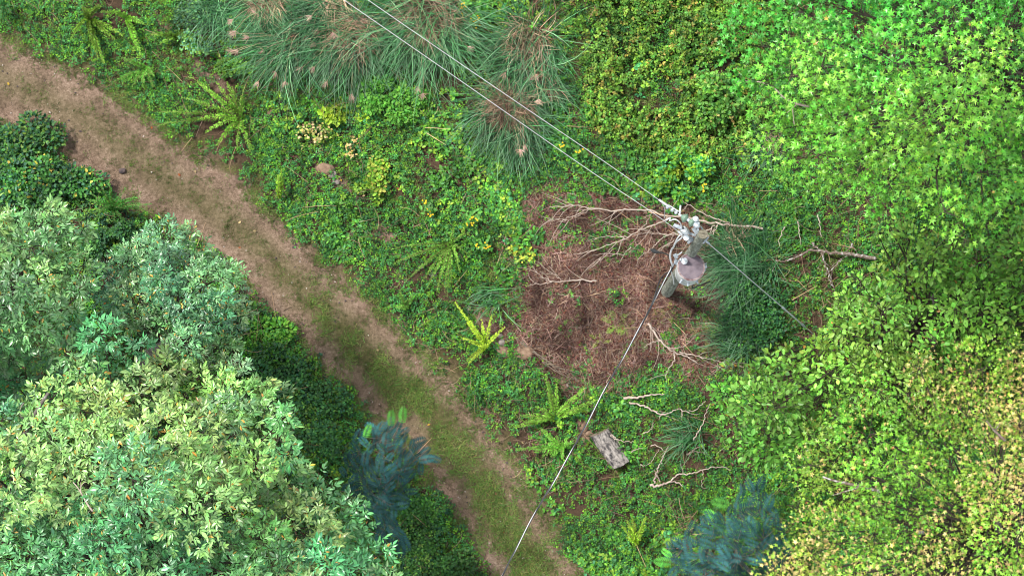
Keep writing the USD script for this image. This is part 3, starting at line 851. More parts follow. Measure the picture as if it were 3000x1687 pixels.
GUM = [(0.045, 0.26, 0.028), (0.16, 0.4, 0.034)]
tree('sweetgum_tree', 'bright green sweetgum with star shaped leaves in the upper corner', 'tree',
     [(2105, -400), (2110, -60), (2135, 40), (2125, 130), (2160, 190), (2125, 240), (2190, 285), (2215, 350), (2165, 400), (2230, 470), (2290, 520), (2240, 565), (2330, 590), (2425, 560), (2500, 600), (2560, 645), (2640, 700), (2700, 630), (2790, 720), (2880, 735), (2950, 650), (3060, 630), (3400, 650), (3400, -400)],
     0.62, 7.5, 12.0, 'star', 0.13, 820, GUM, 'gum_leaf', (2980, 420), relief=3.6, flop=0.98, yellow=0.004, ycol=(0.3, 0.2, 0.05), fade=(0.2, (0.2, 0.4, 0.045)))
tree('sweetgum_tree', 'fading yellow sweetgum with tan leaf tips in the lower corner', 'tree',
     [(2300, 1345), (2330, 1300), (2400, 1230), (2430, 1180), (2560, 1110), (2640, 1065), (2760, 1015), (2900, 1000), (3060, 950), (3400, 940), (3400, 2000), (2150, 2000), (2200, 1720), (2245, 1640), (2310, 1560), (2320, 1480), (2340, 1420)],
     0.6, 5.0, 8.0, 'star', 0.11, 1000, [(0.085, 0.23, 0.016), (0.21, 0.31, 0.035)], 'gum_leaf', (2900, 1640), relief=3.0, flop=1.1, yellow=0.012, ycol=(0.34, 0.17, 0.05), fade=(0.7, (0.36, 0.29, 0.1)), wid=0.8)
tree('oval_leaved_tree', 'low spreading tree with light green oval leaves between the two sweetgums', 'tree',
     [(2570, 620), (2540, 700), (2600, 720), (2575, 790), (2500, 800), (2470, 850), (2440, 900), (2430, 960), (2390, 1000), (2330, 1010), (2250, 1030), (2110, 1075), (2075, 1130), (2110, 1200), (2130, 1300), (2200, 1350), (2290, 1400), (2400, 1330), (2480, 1250), (2640, 1150), (2800, 1080), (3060, 1020), (3400, 1000), (3400, 640), (3060, 640), (2950, 680), (2850, 720), (2700, 680)],
     0.5, 2.6, 4.6, 'oval', 0.118, 900, [(0.075, 0.2, 0.025), (0.16, 0.3, 0.045)], 'oval_leaf', (2720, 900), rise=300, relief=1.3, flop=0.6, yellow=0.01, ycol=(0.36, 0.2, 0.04), under=0.35)


# bare limbs that show through the crowns
def stick(pts, z, r, n=14, taper=0.5):
    p = smoothline(W(*np.array(pts, float).T, z), n)
    return tube(p, np.linspace(r, r * taper, n), 6)


def dead_limb(label, mat, r, z, *lines):
    p0 = W(*lines[0][0], z)
    t = thing('bare_limb', label, 'branch', p0)
    put('limb', Buf().add(*stick(lines[0], z, r)), mat, t, smooth=True)
    for k, l in enumerate(lines[1:]):
        put('twig', Buf().add(*stick(l, z, r * 0.5)), mat, t, smooth=True)


dead_limb('grey leaning limb in the dark gap of the largest hickory crown', 'bark', 0.055, 7.4, [(48, 1320), (85, 1245), (125, 1175), (142, 1150)], [(85, 1245), (60, 1200), (70, 1180)])
dead_limb('forked white twig poking out of the largest hickory crown', 'pale_wood', 0.018, 8.6, [(272, 1496), (250, 1465), (236, 1440), (214, 1412)], [(237, 1442), (240, 1420), (252, 1410)], [(237, 1442), (236, 1412)])
dead_limb('pale forked twig at the edge of the bright green sweetgum', 'pale_wood', 0.02, 9.3, [(2375, 313), (2335, 305), (2295, 285), (2270, 260), (2235, 243), (2160, 240)], [(2335, 306), (2305, 332)], [(2322, 320), (2327, 366)])
dead_limb('lichen spotted limb lying across the fading yellow sweetgum', 'mossy_wood', 0.035, 7.4, [(2580, 1440), (2525, 1425), (2465, 1412), (2410, 1396)], [(2525, 1425), (2500, 1432), (2440, 1450)])
dead_limb('thin grey limb among tan leaves of the fading sweetgum', 'mossy_wood', 0.03, 8.4, [(2945, 1290), (2915, 1262), (2890, 1232)], [(2915, 1262), (2930, 1240)])


# ------------------------------------------------------------------ mimosa saplings
def frond_mesh(L, wd, pairs, col, droop=0.3, pw=0.45):
    """A twice-divided leaf: rachis and narrow leaflets in pairs (x = length)."""
    b = Buf()
    xs = np.linspace(0, 1, 7)
    b.add(*tube(np.c_[xs * L, 0 * xs, -droop * L * xs ** 2], np.linspace(0.004, 0.002, 7), 3, False), c=np.array(col) * 0.8)
    x = np.repeat(np.linspace(0.08, 0.98, pairs), 2)
    sgn = np.tile([1, -1], pairs)
    prof = np.sin(np.pi * np.clip(0.16 + 0.78 * x, 0, 1)) ** 0.6
    pos = np.c_[x * L, 0 * x, -droop * L * x ** 2]
    d = np.c_[0.35 + 0.55 * x, sgn, -0.25 + 0 * x]
    v, f, m = leaves('lance', pos, d, np.tile([0.1, 0, 1.0], (len(x), 1)) + rng.normal(0, 0.15, (len(x), 3)), wd * prof, pw)
    b.add(v, f, np.repeat(jit(col, len(x), 0.12, 0.04), m, 0))
    return b


def mimosa(label, poly, base_px, n, z0, z1, brights, seed):
    poly = Polygon(poly)
    root = G(*base_px)
    t = thing('mimosa_sapling', label, 'sapling', root)
    x0, y0, x1, y1 = poly.bounds
    got = []
    tries = 0
    while len(got) < n and tries < 9000:
        tries += 1
        u, v = rng.uniform(x0, x1), rng.uniform(y0, y1)
        if poly.contains(Point(u, v)) and all((u - a) ** 2 + (v - b) ** 2 < 1e9 and (u - a) ** 2 + (v - b) ** 2 > 21 ** 2 for a, b in got):
            got.append((u, v))
    spec = [(u, v, (0.0165, 0.066, 0.068), 0.28) for u, v in got] + [(u, v, (0.07, 0.27, 0.035), 0.28) for u, v in brights]
    hubs = []
    for (u, v, c, L) in spec:
        dd = poly.exterior.distance(Point(u, v))
        z = z0 + (z1 - z0) * float(sstep(0, 110, dd)) + rng.uniform(-0.4, 0.4) + (0.25 if c[1] > 0.2 else 0)
        p = W(u, v, z)
        out = p[:2] - root[:2]
        az = math.atan2(out[1], out[0]) + rng.normal(0, 0.6)
        el = rng.uniform(-0.25, 0.3)
        L = L * rng.uniform(0.8, 1.25)
        b = frond_mesh(L, L * 0.4, 9, np.array(c) * math.exp(rng.normal(0, 0.26)), 0.35, 0.7)
        R = trimesh.transformations.euler_matrix(rng.normal(0, 0.15), -el, az, 'sxyz')[:3, :3]
        vv, ff, cc = b.get()
        put('frond', Buf().add((vv - [L * 0.5, 0, 0]) @ R.T + p, ff, cc), 'frond_leaf', t, label='fresh bright green frond' if c[1] > 0.2 else None)
        hubs.append(p - R @ np.array([L * 0.5, 0, 0]))
    hubs = np.array(hubs)
    top = np.array([*hubs[:, :2].mean(0), hubs[:, 2].mean() - 0.3])
    tr = smoothline([root, (root + top) / 2 + [0.05, 0.05, 0], top], 9)
    put('trunk', Buf().add(*tube(tr, np.linspace(0.045, 0.02, 9), 7)), 'bark', t, smooth=True)
    from scipy.cluster.vq import kmeans2
    cen, lab = kmeans2(hubs, 9, seed=seed, minit='++')
    for k in range(9):
        if (lab == k).any():
            q = tr[int(rng.integers(3, 9))]
            bb = Buf().add(*tube(smoothline([q, (q + cen[k]) / 2 + [0, 0, 0.1], cen[k] - [0, 0, 0.08]], 7), np.linspace(0.016, 0.007, 7), 5))
            for h in hubs[lab == k]:
                bb.add(*tube(smoothline([cen[k] - [0, 0, 0.08], (cen[k] + h) / 2 - [0, 0, 0.05], h], 4), [0.006, 0.005, 0.004, 0.003], 3, False))
            put('branch', bb, 'bark', t)


c1 = lambda x, y: (750 + x / 2.556, 1120 + y / 2.556)
c2 = lambda x, y: (1500 + x / 2.556, 1120 + y / 2.556)
mimosa('dark blue green mimosa sapling at the lower edge of the track', [c1(*p) for p in [(1000, 290), (1080, 330), (1130, 400), (1290, 470), (1330, 570), (1240, 680), (1150, 740), (1160, 860), (1090, 930), (1030, 980), (1060, 1090), (1130, 1230), (1080, 1270), (900, 1190), (880, 1040), (720, 800), (640, 650), (660, 590), (740, 480), (750, 370), (950, 310)]],
       (1120, 1480), 165, 1.9, 2.6, [c1(1100, 250), c1(1010, 275), c1(826, 365)], 3)
mimosa('dark blue green mimosa sapling beside the fading sweetgum', [c2(*p) for p in [(1720, 760), (1860, 750), (1900, 860), (1960, 960), (2040, 1090), (2080, 1250), (2040, 1350), (1900, 1460), (1800, 1620), (1150, 1620), (1200, 1380), (1180, 1230), (1280, 1120), (1400, 1050), (1560, 970), (1660, 930)]],
       (2210, 1700), 230, 2.0, 2.9, [c2(1140, 1340), c2(1160, 1280), c2(1110, 1350), c2(1490, 985), c2(1570, 900)], 4)


# ------------------------------------------------------------------ grass tussocks
def ribbon(base, az, L, w, rise, sag, cols, segs=5, bend=None):
    """Many arching blades. base (n,3), az, L, w, rise = start slope, sag = how far they fall over."""
    n = len(base)
    t = np.linspace(0, 1, segs + 1)
    el = rise[:, None] - (rise + sag)[:, None] * t[None] ** 0.8
    az2 = az[:, None] + (bend if bend is not None else np.zeros(n))[:, None] * t[None]
    st = (L / segs)[:, None]
    dx, dy, dz = np.cos(el) * np.cos(az2) * st, np.cos(el) * np.sin(az2) * st, np.sin(el) * st
    p = np.stack([np.cumsum(dx, 1) - dx, np.cumsum(dy, 1) - dy, np.cumsum(dz, 1) - dz], -1) + base[:, None]
    p[..., 2] = np.maximum(p[..., 2], base[:, None, 2] + 0.02 * t)
    side = np.stack([-np.sin(az2), np.cos(az2), 0.25 * np.ones_like(az2)], -1)
    hw = (w[:, None] * (1 - 0.85 * t[None] ** 2))[..., None] / 2
    v = np.stack([p - side * hw, p + side * hw], 2)
    k = np.arange(n)[:, None] * 2 * (segs + 1) + 2 * np.arange(segs)[None]
    f = np.vstack([np.stack([k, k + 2, k + 1], -1).reshape(-1, 3), np.stack([k + 1, k + 2, k + 3], -1).reshape(-1, 3)])
    return v.reshape(-1, 3), f, np.repeat(cols, 2 * (segs + 1), 0)


GREENS = np.array([(0.022, 0.1, 0.028), (0.04, 0.135, 0.045), (0.012, 0.06, 0.018), (0.08, 0.18, 0.085)])
TANS = np.array([(0.22, 0.15, 0.095), (0.15, 0.094, 0.06), (0.3, 0.225, 0.15), (0.09, 0.055, 0.035)])


def tussock(label, px, py, rpx, n_green, n_dry, n_seed=0, az0=None, az_sd=9.0, dark=1.0, rise=0.95, wb=0.0145):
    root = G(px, py)
    R = rpx / ppm(0.3)
    t = thing('grass_tussock', label, 'grass clump', root, 'tall grass tussocks on the bank')

    def batch(n, L0, cols, ris, sagv, rad, azc=az0, asd=az_sd, w=wb):
        a = rng.uniform(0, 2 * np.pi, n); rr = rad * np.sqrt(rng.uniform(0, 1, n))
        base = root + np.c_[rr * np.cos(a), rr * np.sin(a), np.zeros(n)]
        az = a + rng.normal(0, 0.4, n) if azc is None else np.where(rng.uniform(0, 1, n) < 0.93, rng.normal(azc, asd, n), a)
        return ribbon(base, az, L0 * rng.uniform(0.5, 1.15, n), np.full(n, w), rng.normal(ris, 0.25, n), rng.uniform(*sagv, n), jit(cols[rng.integers(0, len(cols), n)], n, 0.2, 0.06), bend=rng.normal(0, 0.8, n))
    # neighbouring blades lean the same way, in wisps
    b = Buf()
    for _ in range(max(4, n_green // 32)):
        wa = rng.uniform(0, 2 * np.pi) if az0 is None else (rng.normal(az0, az_sd) if rng.uniform() < 0.88 else rng.uniform(0, 2 * np.pi))
        b.add(*batch(28, R * rng.uniform(0.85, 1.5), GREENS * dark * math.exp(rng.normal(0, 0.32)), rise, (0.3, 1.3), R * 0.5, wa, 0.3))
    put('green_blades', b, 'grass_blade', t, kind='stuff')
    if n_dry:
        b = Buf()
        for _ in range(max(3, n_dry // 16)):
            wa = rng.uniform(0, 2 * np.pi) if az0 is None else rng.normal(az0, az_sd + 0.5)
            b.add(*batch(22, R * rng.uniform(0.35, 0.7), TANS * math.exp(rng.normal(0, 0.15)), rise + 0.1, (0.0, 0.8), R * 0.3, wa, 0.5, wb * 0.75))
        b.v = [v_ + [0, 0, 0.12 + 0.1 * R] for v_ in b.v]
        put('dry_blades', b, 'dry_leaf', t, kind='stuff')
    if n_seed:
        for _ in range(n_seed):
            b = Buf()
            a = rng.uniform(0, 2 * np.pi) if az0 is None else rng.normal(az0, az_sd + 0.2)
            hd = root + np.array([math.cos(a), math.sin(a), 0]) * R * rng.uniform(0.55, 1.15) + [0, 0, rng.uniform(0.35, 0.6)]
            b.add(*tube(smoothline([root, (root + hd) / 2 + [0, 0, 0.25], hd], 6), 0.004, 3, False), c=(0.3, 0.24, 0.14))
            m = 26
            v = ribbon(np.tile(hd, (m, 1)), a + rng.normal(0, 0.45, m), rng.uniform(0.08, 0.2, m), np.full(m, 0.008), rng.normal(0.1, 0.3, m), rng.uniform(0, 0.8, m), jit((0.3, 0.2, 0.155), m, 0.2), 3)
            b.add(*v)
            put('seed_head', b, 'dry_leaf', t)
    return t


DL = math.radians(-125)   # the blades of the upper tussocks hang down the bank
tussock('tan topped grass tussock at the frame edge beside the round leaved weeds', 792, 5, 130, 620, 420, 2, math.radians(-110), 0.7)
tussock('dark green tussock dotted with many pinkish seed heads', 860, 120, 165, 900, 60, 12, math.radians(-150), 0.8)
tussock('tussock with a broad straw coloured heart under the paired wires', 1040, 105, 185, 1000, 520, 5, DL, 0.75)
tussock('deep green tussock beneath the top ends of the two wires', 975, 5, 150, 650, 90, 5, math.radians(-160), 0.8)
tussock('widest tussock with a reddish straw crown of upright dead blades', 1258, 55, 215, 1250, 560, 4, math.radians(-120), 1.0)
tussock('thin tussock with drab brown heart near the yellowish thicket', 1550, 125, 175, 650, 260, 3, math.radians(-125), 0.6, 0.85)
tussock('green tussock below the thin brown hearted one', 1570, 215, 120, 520, 60, 0, math.radians(-100), 0.6)
tussock('small blue green tuft beside the yellowish thicket', 1612, 265, 75, 240, 10, 0, math.radians(-10), 0.7)
tussock('isolated tussock with flat tan thatch crossed by the wires', 1492, 325, 165, 700, 480, 3, math.radians(-85), 0.9)
tussock('long green blades spilling below the flat tan thatch', 1520, 415, 95, 420, 60, 0, math.radians(-75), 0.5)
tussock('large dark tussock behind the transformer', 2195, 775, 150, 800, 0, 0, math.radians(-170), 0.9, 0.7, wb=0.012)
tussock('dry faded tussock just above the guy wire', 2140, 700, 105, 330, 60, 0, math.radians(-20), 1.0, 0.8)
tussock('dark tussock at the fringe of the oval leaved tree', 2178, 985, 120, 560, 0, 0, math.radians(175), 0.8, 0.7, wb=0.012)
tussock('fine green tuft on the slope beyond the log', 2022, 1270, 85, 200, 0, 0, math.radians(-140), 0.8)
tussock('pale green tuft at the litter margin by the feathery weed', 1452, 868, 80, 150, 0, 0, math.radians(-60), 0.9, 1.3)
tussock('loose tuft in the sunny gap below the frame top', 650, 40, 110, 380, 0, 0, math.radians(-130), 0.8)
tussock('narrow tuft hidden under the sweetgum edge', 2260, 420, 95, 260, 10, 0, math.radians(-160), 0.5, 0.9)


# ------------------------------------------------------------------ feathery weeds
def feather(base, tip, rise, col, leaf=0.05, dens=46, wide=1.0):
    """One arching plume of fine leaflets from base to tip."""
    mid = (base + tip) / 2 + [0, 0, rise]
    p = smoothline([base, mid, tip], 10)
    L = np.linalg.norm(np.diff(p, axis=0), axis=1).sum()
    n = int(dens * L / 0.5)
    k = np.clip(rng.uniform(0.12, 1, n), 0, 0.999)
    i = (k * 9).astype(int); fr = (k * 9 - i)[:, None]
    pos = p[i] * (1 - fr) + p[i + 1] * fr
    ax = unit(p[i + 1] - p[i])
    rd = unit(np.cross(ax, rnd_dirs(n)))
    d = ax * 0.75 + rd * [1, 1, 0.7]
    prof = 0.5 + 0.7 * np.sin(np.pi * np.clip(k, 0, 1)) * (1.1 - 0.5 * k)
    v, f, m = leaves('small', pos, d, rnd_dirs(n, 0.2, 1), leaf * prof * rng.uniform(0.7, 1.3, n), 0.55 * wide)
    b = Buf().add(v, f, np.repeat(jit(col, n, 0.2, 0.07), m, 0))
    s = Buf().add(*tube(p, np.linspace(0.008, 0.003, 10), 4, False), c=(0.2, 0.17, 0.07))
    return s, b


def weed(label, base_px, tips, col=(0.16, 0.3, 0.035), h=0.45, leaf=0.07, dens=95, name='feathery_weed', cat='weed', wide=1.0):
    root = G(*base_px)
    t = thing(name, label, cat, root, 'feathery weeds on the verge')
    for (x, y) in tips:
        zz = h * rng.uniform(0.7, 1.15)
        tip = G(x, y, zz)
        s, b = feather(root, tip, zz * 0.35 + 0.05, np.array(col) * 1.2 * math.exp(rng.normal(0, 0.15)), leaf, dens, wide)
        sp = put('stem', s, 'weed_leaf', t)
        put('leaflets', b, 'weed_leaf', sp, kind='stuff')


k1 = lambda *a: [(x / 2.588, y / 2.588) for x, y in a]
k6 = lambda *a: [(750 + x / 2.588, 560 + y / 2.588) for x, y in a]
k5 = lambda *a: [(x / 2.588, 560 + y / 2.588) for x, y in a]
k3 = lambda *a: [c2(x, y) for x, y in a]
weed('yellow green feathery weed with long drooping plumes nearest the frame corner', k1((680, 150))[0], k1((540, 290), (700, 330), (790, 480), (740, 440), (930, 270), (650, 60), (800, 20), (720, 60), (620, 40), (870, 300)))
weed('feathery weed whose plumes trail towards the track', k1((970, 150))[0], k1((760, 90), (850, 90), (1060, 330), (1075, 430), (1100, 190), (1010, 260), (1040, 370)), (0.13, 0.28, 0.035))
weed('sideways leaning feathery weed above the road bend', k1((1350, 300))[0], k1((1140, 260), (1170, 270), (1430, 250), (1480, 310), (1220, 330)), (0.14, 0.28, 0.04))
weed('low dark plumed weed creeping over the track verge', k1((1130, 540))[0], k1((860, 625), (930, 630), (1000, 660), (1080, 660), (1160, 660), (1170, 580), (920, 440)), (0.1, 0.24, 0.04))
weed('biggest feathery weed with brown heart on the eroded bank', k1((1830, 900))[0], k1((1460, 590), (1520, 640), (1220, 850), (1210, 945), (1640, 1110), (1560, 1000), (1850, 680), (1720, 620), (1760, 660), (1640, 620), (1650, 1090), (1800, 1120), (1900, 1150), (1860, 760), (1380, 740), (1500, 900)), (0.14, 0.29, 0.035), dens=60)
weed('slender upright weed spike beside the lone bank stones', (822, 585), [(826, 497), (815, 510), (832, 520)], (0.18, 0.32, 0.03), 0.5)
weed('sprawling feathery weed above the bright star shaped one', k6((1480, 400))[0], k6((1040, 550), (1060, 430), (1130, 690), (1240, 480), (1180, 640), (1300, 730), (1450, 800), (1430, 770), (1500, 270), (1620, 310), (1600, 470), (1550, 620), (1370, 760), (1480, 690), (1100, 520), (1250, 700), (1400, 650), (1540, 540)), (0.13, 0.28, 0.04), 0.5, 0.055, 60)
weed('bright lime star shaped weed with seven clear arms', k6((1735, 1190))[0], k6((1510, 840), (1630, 985), (1710, 975), (1790, 935), (1885, 1030), (1600, 1280), (1555, 1110), (1690, 1180), (1740, 1160), (1610, 1310)), (0.28, 0.4, 0.035), 0.45, 0.055, 95)
weed('tall armed feathery weed just uphill of the log', k3((325, 265))[0], k3((265, 0), (250, -60), (335, 10), (60, 250), (20, 335), (640, 130), (540, 40), (180, 180), (90, 300), (560, 200), (430, 130)), (0.15, 0.3, 0.04))
weed('many rayed feathery weed below the tall armed one', k3((365, 490))[0], k3((230, 550), (250, 450), (330, 400), (380, 570), (450, 450), (420, 410), (170, 520), (210, 340), (250, 380), (30, 500), (290, 560)), (0.13, 0.3, 0.045))
weed('fan of thin yellow plumes near the frame bottom', k3((930, 1200))[0], k3((820, 1070), (860, 1030), (900, 1010), (1000, 1000), (960, 1090), (860, 1160), (900, 1090)), (0.2, 0.32, 0.03), 0.4)
weed('dense dark plumed weed beside the hickory over the track', k5((880, 150))[0], k5((650, 60), (700, 170), (760, -60), (830, -90), (900, 60), (950, -20), (1020, 60), (1010, 130), (1150, 100), (1090, 130), (960, 240), (870, 220), (780, 130), (690, 20), (940, 130), (1060, 40)), (0.06, 0.2, 0.035), 0.7, 0.06, 80)
weed('dark plumed weed cut by the frame at the upper corner', (18, 20), [(0, 55), (35, 40), (10, 65), (30, -20), (-20, 40)], (0.05, 0.17, 0.05), 0.5)
weed('single faint weed spray between track and bright star weed', (1190, 905), [(1170, 850), (1210, 860), (1160, 900)], (0.1, 0.22, 0.04), 0.3)


# ------------------------------------------------------------------ ferns in the brown litter
def fern(label, px, py, rpx, n, az=None, col=(0.12, 0.2, 0.03)):
    root = G(px, py)
    R = rpx / ppm(0.1)
    t = thing('fern', label, 'fern', root, 'ferns in the brown litter')
    for k in range(n):
        a = (2 * np.pi * k / n + rng.normal(0, 0.3)) if az is None else rng.normal(az, 0.7)
        L = R * rng.uniform(0.75, 1.15)
        vv, ff, cc = frond_mesh(L, L * 0.26, 13, np.array(col) * 1.5 * math.exp(rng.normal(0, 0.2)), 0.35).get()
        Rm = trimesh.transformations.euler_matrix(rng.normal(0, 0.2), -0.45, a, 'sxyz')[:3, :3]
        put('frond', Buf().add(vv @ Rm.T + root + [0, 0, 0.03], ff, cc), 'frond_leaf', t)


k7 = lambda x, y: (1500 + x / 2.588, 560 + y / 2.588)
fern('three fronded fern under the pale dead branch', *k7(610, 340), 30, 4, -1.2)
fern('largest bushy fern in the middle of the litter', *k7(790, 1000), 40, 9)
fern('yellowish fern half under the service cable', *k7(870, 1035), 30, 7)
fern('bright fern beside the lowest litter edge', *k7(665, 1120), 32, 6, None, (0.17, 0.26, 0.03))
fern('small fern with one dark upright frond', *k7(510, 1060), 28, 3, 0.9, (0.05, 0.16, 0.06))
fern('olive fern at the foot of the pole', *k7(1180, 920), 34, 5, None, (0.16, 0.19, 0.03))
fern('wide fern on the slope below the pole', *k7(1310, 1030), 40, 7, None, (0.13, 0.19, 0.03))
fern('dark fern between the cable and the bleached branch', *k7(1040, 1160), 32, 5, 3.0, (0.07, 0.15, 0.04))
fern('yellow tipped fern behind the transformer', *k7(1565, 660), 36, 6, None, (0.19, 0.24, 0.03))
fern('tall fern at the margin under the dark tussock', *k7(1520, 1010), 44, 8, None, (0.14, 0.22, 0.03))
fern('spreading fern below the margin fern', *k7(1500, 1220), 34, 6, None, (0.15, 0.22, 0.03))
fern('tiny fern sprig beside the pole base', *k7(1300, 740), 20, 4, None, (0.08, 0.2, 0.05))
fern('tiny fern sprig under the transformer', *k7(1320, 800), 18, 4, None, (0.08, 0.2, 0.05))
fern('small green sprig alone in the lower litter', *k7(360, 925), 18, 5, None, (0.07, 0.2, 0.06))
fern('pale green sprig beside the lone lower one', *k7(520, 930), 24, 5, None, (0.12, 0.22, 0.05))
fern('olive fern close below the service cable crossing', *k7(1110, 970), 26, 4, None, (0.15, 0.2, 0.03))
fern('bright compact fern at the thicket edge', 1643, 152, 22, 8, None, (0.22, 0.38, 0.03))


# ------------------------------------------------------------------ bushes and flowering plants
def bush(label, px, py, rx, ry, h, n, size, cols, kind='round', name='bush', cat='bush', group=None, wts=None, mat='weed_leaf', blobs=7):
    root = G(px, py)
    t = thing(name, label, cat, root, group)
    s = ppm(h / 2)
    b, st = Buf(), Buf()
    cols = np.asarray(cols, float)
    for k in range(blobs):
        a, r = rng.uniform(0, 2 * np.pi), math.sqrt(rng.uniform(0, 1)) * 0.92
        c = root + [rx / s * r * math.cos(a), ry / s * r * math.sin(a), h * rng.uniform(0.45, 0.8) * (1 - 0.4 * r)]
        rr = np.array([rx / s, ry / s, h * 0.8]) * rng.uniform(0.22, 0.48)
        m = n // blobs
        d = rnd_dirs(m, -0.4, 1)
        p = c + d * rr * rng.uniform(0.5, 1.05, (m, 1))
        ax = unit(d * [1, 1, 0.4] + rng.normal(0, 0.5, (m, 3)))
        v, f, q = leaves(kind, p, ax, d * 0.5 + [0, 0, 0.8] + rng.normal(0, 0.35, (m, 3)), size * rng.uniform(0.6, 1.25, m), 0.9)
        ci = rng.choice(len(cols), m, p=wts)
        b.add(v, f, np.repeat(jit(cols[ci] * math.exp(rng.normal(0, 0.15)), m, 0.2, 0.07), q, 0))
        st.add(*tube(smoothline([root, (root + c) / 2 + rng.normal(0, 0.03, 3), c], 5), np.linspace(0.012, 0.005, 5), 4, False))
    put('foliage', b, mat, t, kind='stuff')
    put('stems', st, 'bark', t, kind='stuff')
    return t


GRP = 'leafy bushes round the clearing'
bush('dark green bush at the frame edge beside the track', 60, 420, 120, 80, 0.5, 2200, 0.085, cD, group=GRP, blobs=12)
bush('leafy bush with yellow flecks above the pale hickory', 130, 530, 150, 80, 0.6, 2800, 0.085, [(0.04, 0.15, 0.03), (0.06, 0.19, 0.03), (0.03, 0.1, 0.05), (0.4, 0.32, 0.05)], group=GRP, wts=[0.4, 0.3, 0.26, 0.04], blobs=14)
bush('shaded bush in the bay between the two hickories', 335, 715, 95, 70, 0.7, 1500, 0.075, [(0.03, 0.1, 0.04), (0.05, 0.15, 0.03)], group=GRP, blobs=9)
bush('bright green bush where the track meets the largest hickory', 800, 1000, 85, 75, 0.45, 1700, 0.08, [(0.07, 0.24, 0.02), (0.05, 0.18, 0.03), (0.12, 0.28, 0.03)], group=GRP, blobs=10)
bush('dark bush behind the bright green one under the hickory', 790, 1110, 110, 90, 0.45, 1800, 0.075, [(0.02, 0.08, 0.03), (0.04, 0.13, 0.03)], group=GRP, blobs=10)
bush('broad dark bush between hickory and mimosa', 930, 1240, 110, 110, 0.4, 2000, 0.07, [(0.025, 0.09, 0.03), (0.045, 0.13, 0.03)], group=GRP, blobs=12)
bush('mid green mound of foliage below the track mimosa', 1215, 1530, 100, 120, 0.35, 2600, 0.06, [(0.05, 0.16, 0.03), (0.07, 0.2, 0.03), (0.035, 0.11, 0.03)], group=GRP, blobs=14)
bush('dark hollowed bush at the bottom of the frame', 1270, 1650, 120, 60, 0.35, 1500, 0.065, [(0.03, 0.1, 0.025), (0.06, 0.16, 0.03)], group=GRP, blobs=9)
bush('dark leafy bush on the slope right under the guy wire', 2212, 915, 105, 120, 0.5, 2200, 0.07, [(0.015, 0.07, 0.025), (0.03, 0.11, 0.03), (0.045, 0.15, 0.025)], group=GRP, blobs=22)
bush('green bush just above the dead branch tip', 2010, 485, 75, 65, 0.7, 1300, 0.085, cB, group=GRP, blobs=8)
bush('rounded bush beyond the pole top', 1960, 550, 60, 50, 0.5, 900, 0.085, cB, group=GRP, blobs=7)
bush('broad leaved bush at the fringe of the yellowish thicket', 2110, 330, 75, 80, 0.9, 1300, 0.09, [(0.06, 0.18, 0.03), (0.1, 0.24, 0.03), (0.3, 0.28, 0.08)], group=GRP, wts=[0.5, 0.44, 0.06], blobs=8)
bush('blue green weedy bush left of the seed headed tussock', 590, 90, 70, 75, 0.5, 1300, 0.06, [(0.08, 0.2, 0.11), (0.06, 0.17, 0.08), (0.11, 0.26, 0.06)], group=GRP, blobs=9)
bush('lime weedy bush below the blue green one', 690, 200, 60, 50, 0.45, 800, 0.065, [(0.13, 0.28, 0.03), (0.08, 0.22, 0.03)], group=GRP, blobs=7)
bush('fresh green bush under the straw hearted tussock', 1090, 285, 90, 45, 0.5, 1200, 0.075, [(0.08, 0.28, 0.03), (0.12, 0.32, 0.04)], group=GRP, blobs=9)
bush('bright green bush below the widest tussock', 1200, 310, 70, 60, 0.45, 1000, 0.075, [(0.07, 0.25, 0.03), (0.11, 0.28, 0.03)], group=GRP, blobs=8)
bush('lime vine mat with overlapping round leaves', 1022, 335, 72, 26, 0.3, 420, 0.095, [(0.26, 0.38, 0.025), (0.2, 0.34, 0.025)], name='vine', cat='vine', blobs=7)
bush('yellow green vine strip climbing the mid bank', 1118, 500, 38, 75, 0.35, 480, 0.085, [(0.18, 0.31, 0.025), (0.1, 0.24, 0.025), (0.28, 0.3, 0.05)], name='vine', cat='vine', blobs=8)
bush('lime vine patch nearest the bank stones', 1085, 565, 45, 35, 0.3, 300, 0.085, [(0.2, 0.34, 0.03), (0.13, 0.28, 0.03)], name='vine', cat='vine', blobs=6)
bush('shrub sprinkled with pale yellow leaves on the bank', 925, 395, 78, 42, 0.5, 190, 0.068, [(0.36, 0.33, 0.09), (0.42, 0.34, 0.16), (0.12, 0.22, 0.03)], name='yellowing_shrub', cat='shrub', wts=[0.35, 0.35, 0.3], blobs=14)
bush('few pale yellow leaves on a twig below the sprinkled shrub', 1038, 435, 22, 36, 0.4, 46, 0.065, [(0.36, 0.3, 0.12), (0.38, 0.26, 0.09)], name='yellowing_shrub', cat='shrub', blobs=6)
bush('yellowed weed at the edge of the litter', 1525, 745, 38, 34, 0.3, 200, 0.07, [(0.33, 0.36, 0.04), (0.15, 0.26, 0.04)], name='yellowing_shrub', cat='shrub', blobs=6)
bush('lime weed cluster beside the pole line of wires', 1970, 500, 34, 30, 0.35, 240, 0.085, [(0.2, 0.34, 0.03), (0.3, 0.38, 0.05)], name='yellowing_shrub', cat='shrub', blobs=5)
BGR = [(0.06, 0.21, 0.025), (0.09, 0.25, 0.03), (0.045, 0.16, 0.04)]
LGR = 'broad leaved plants on the bank'
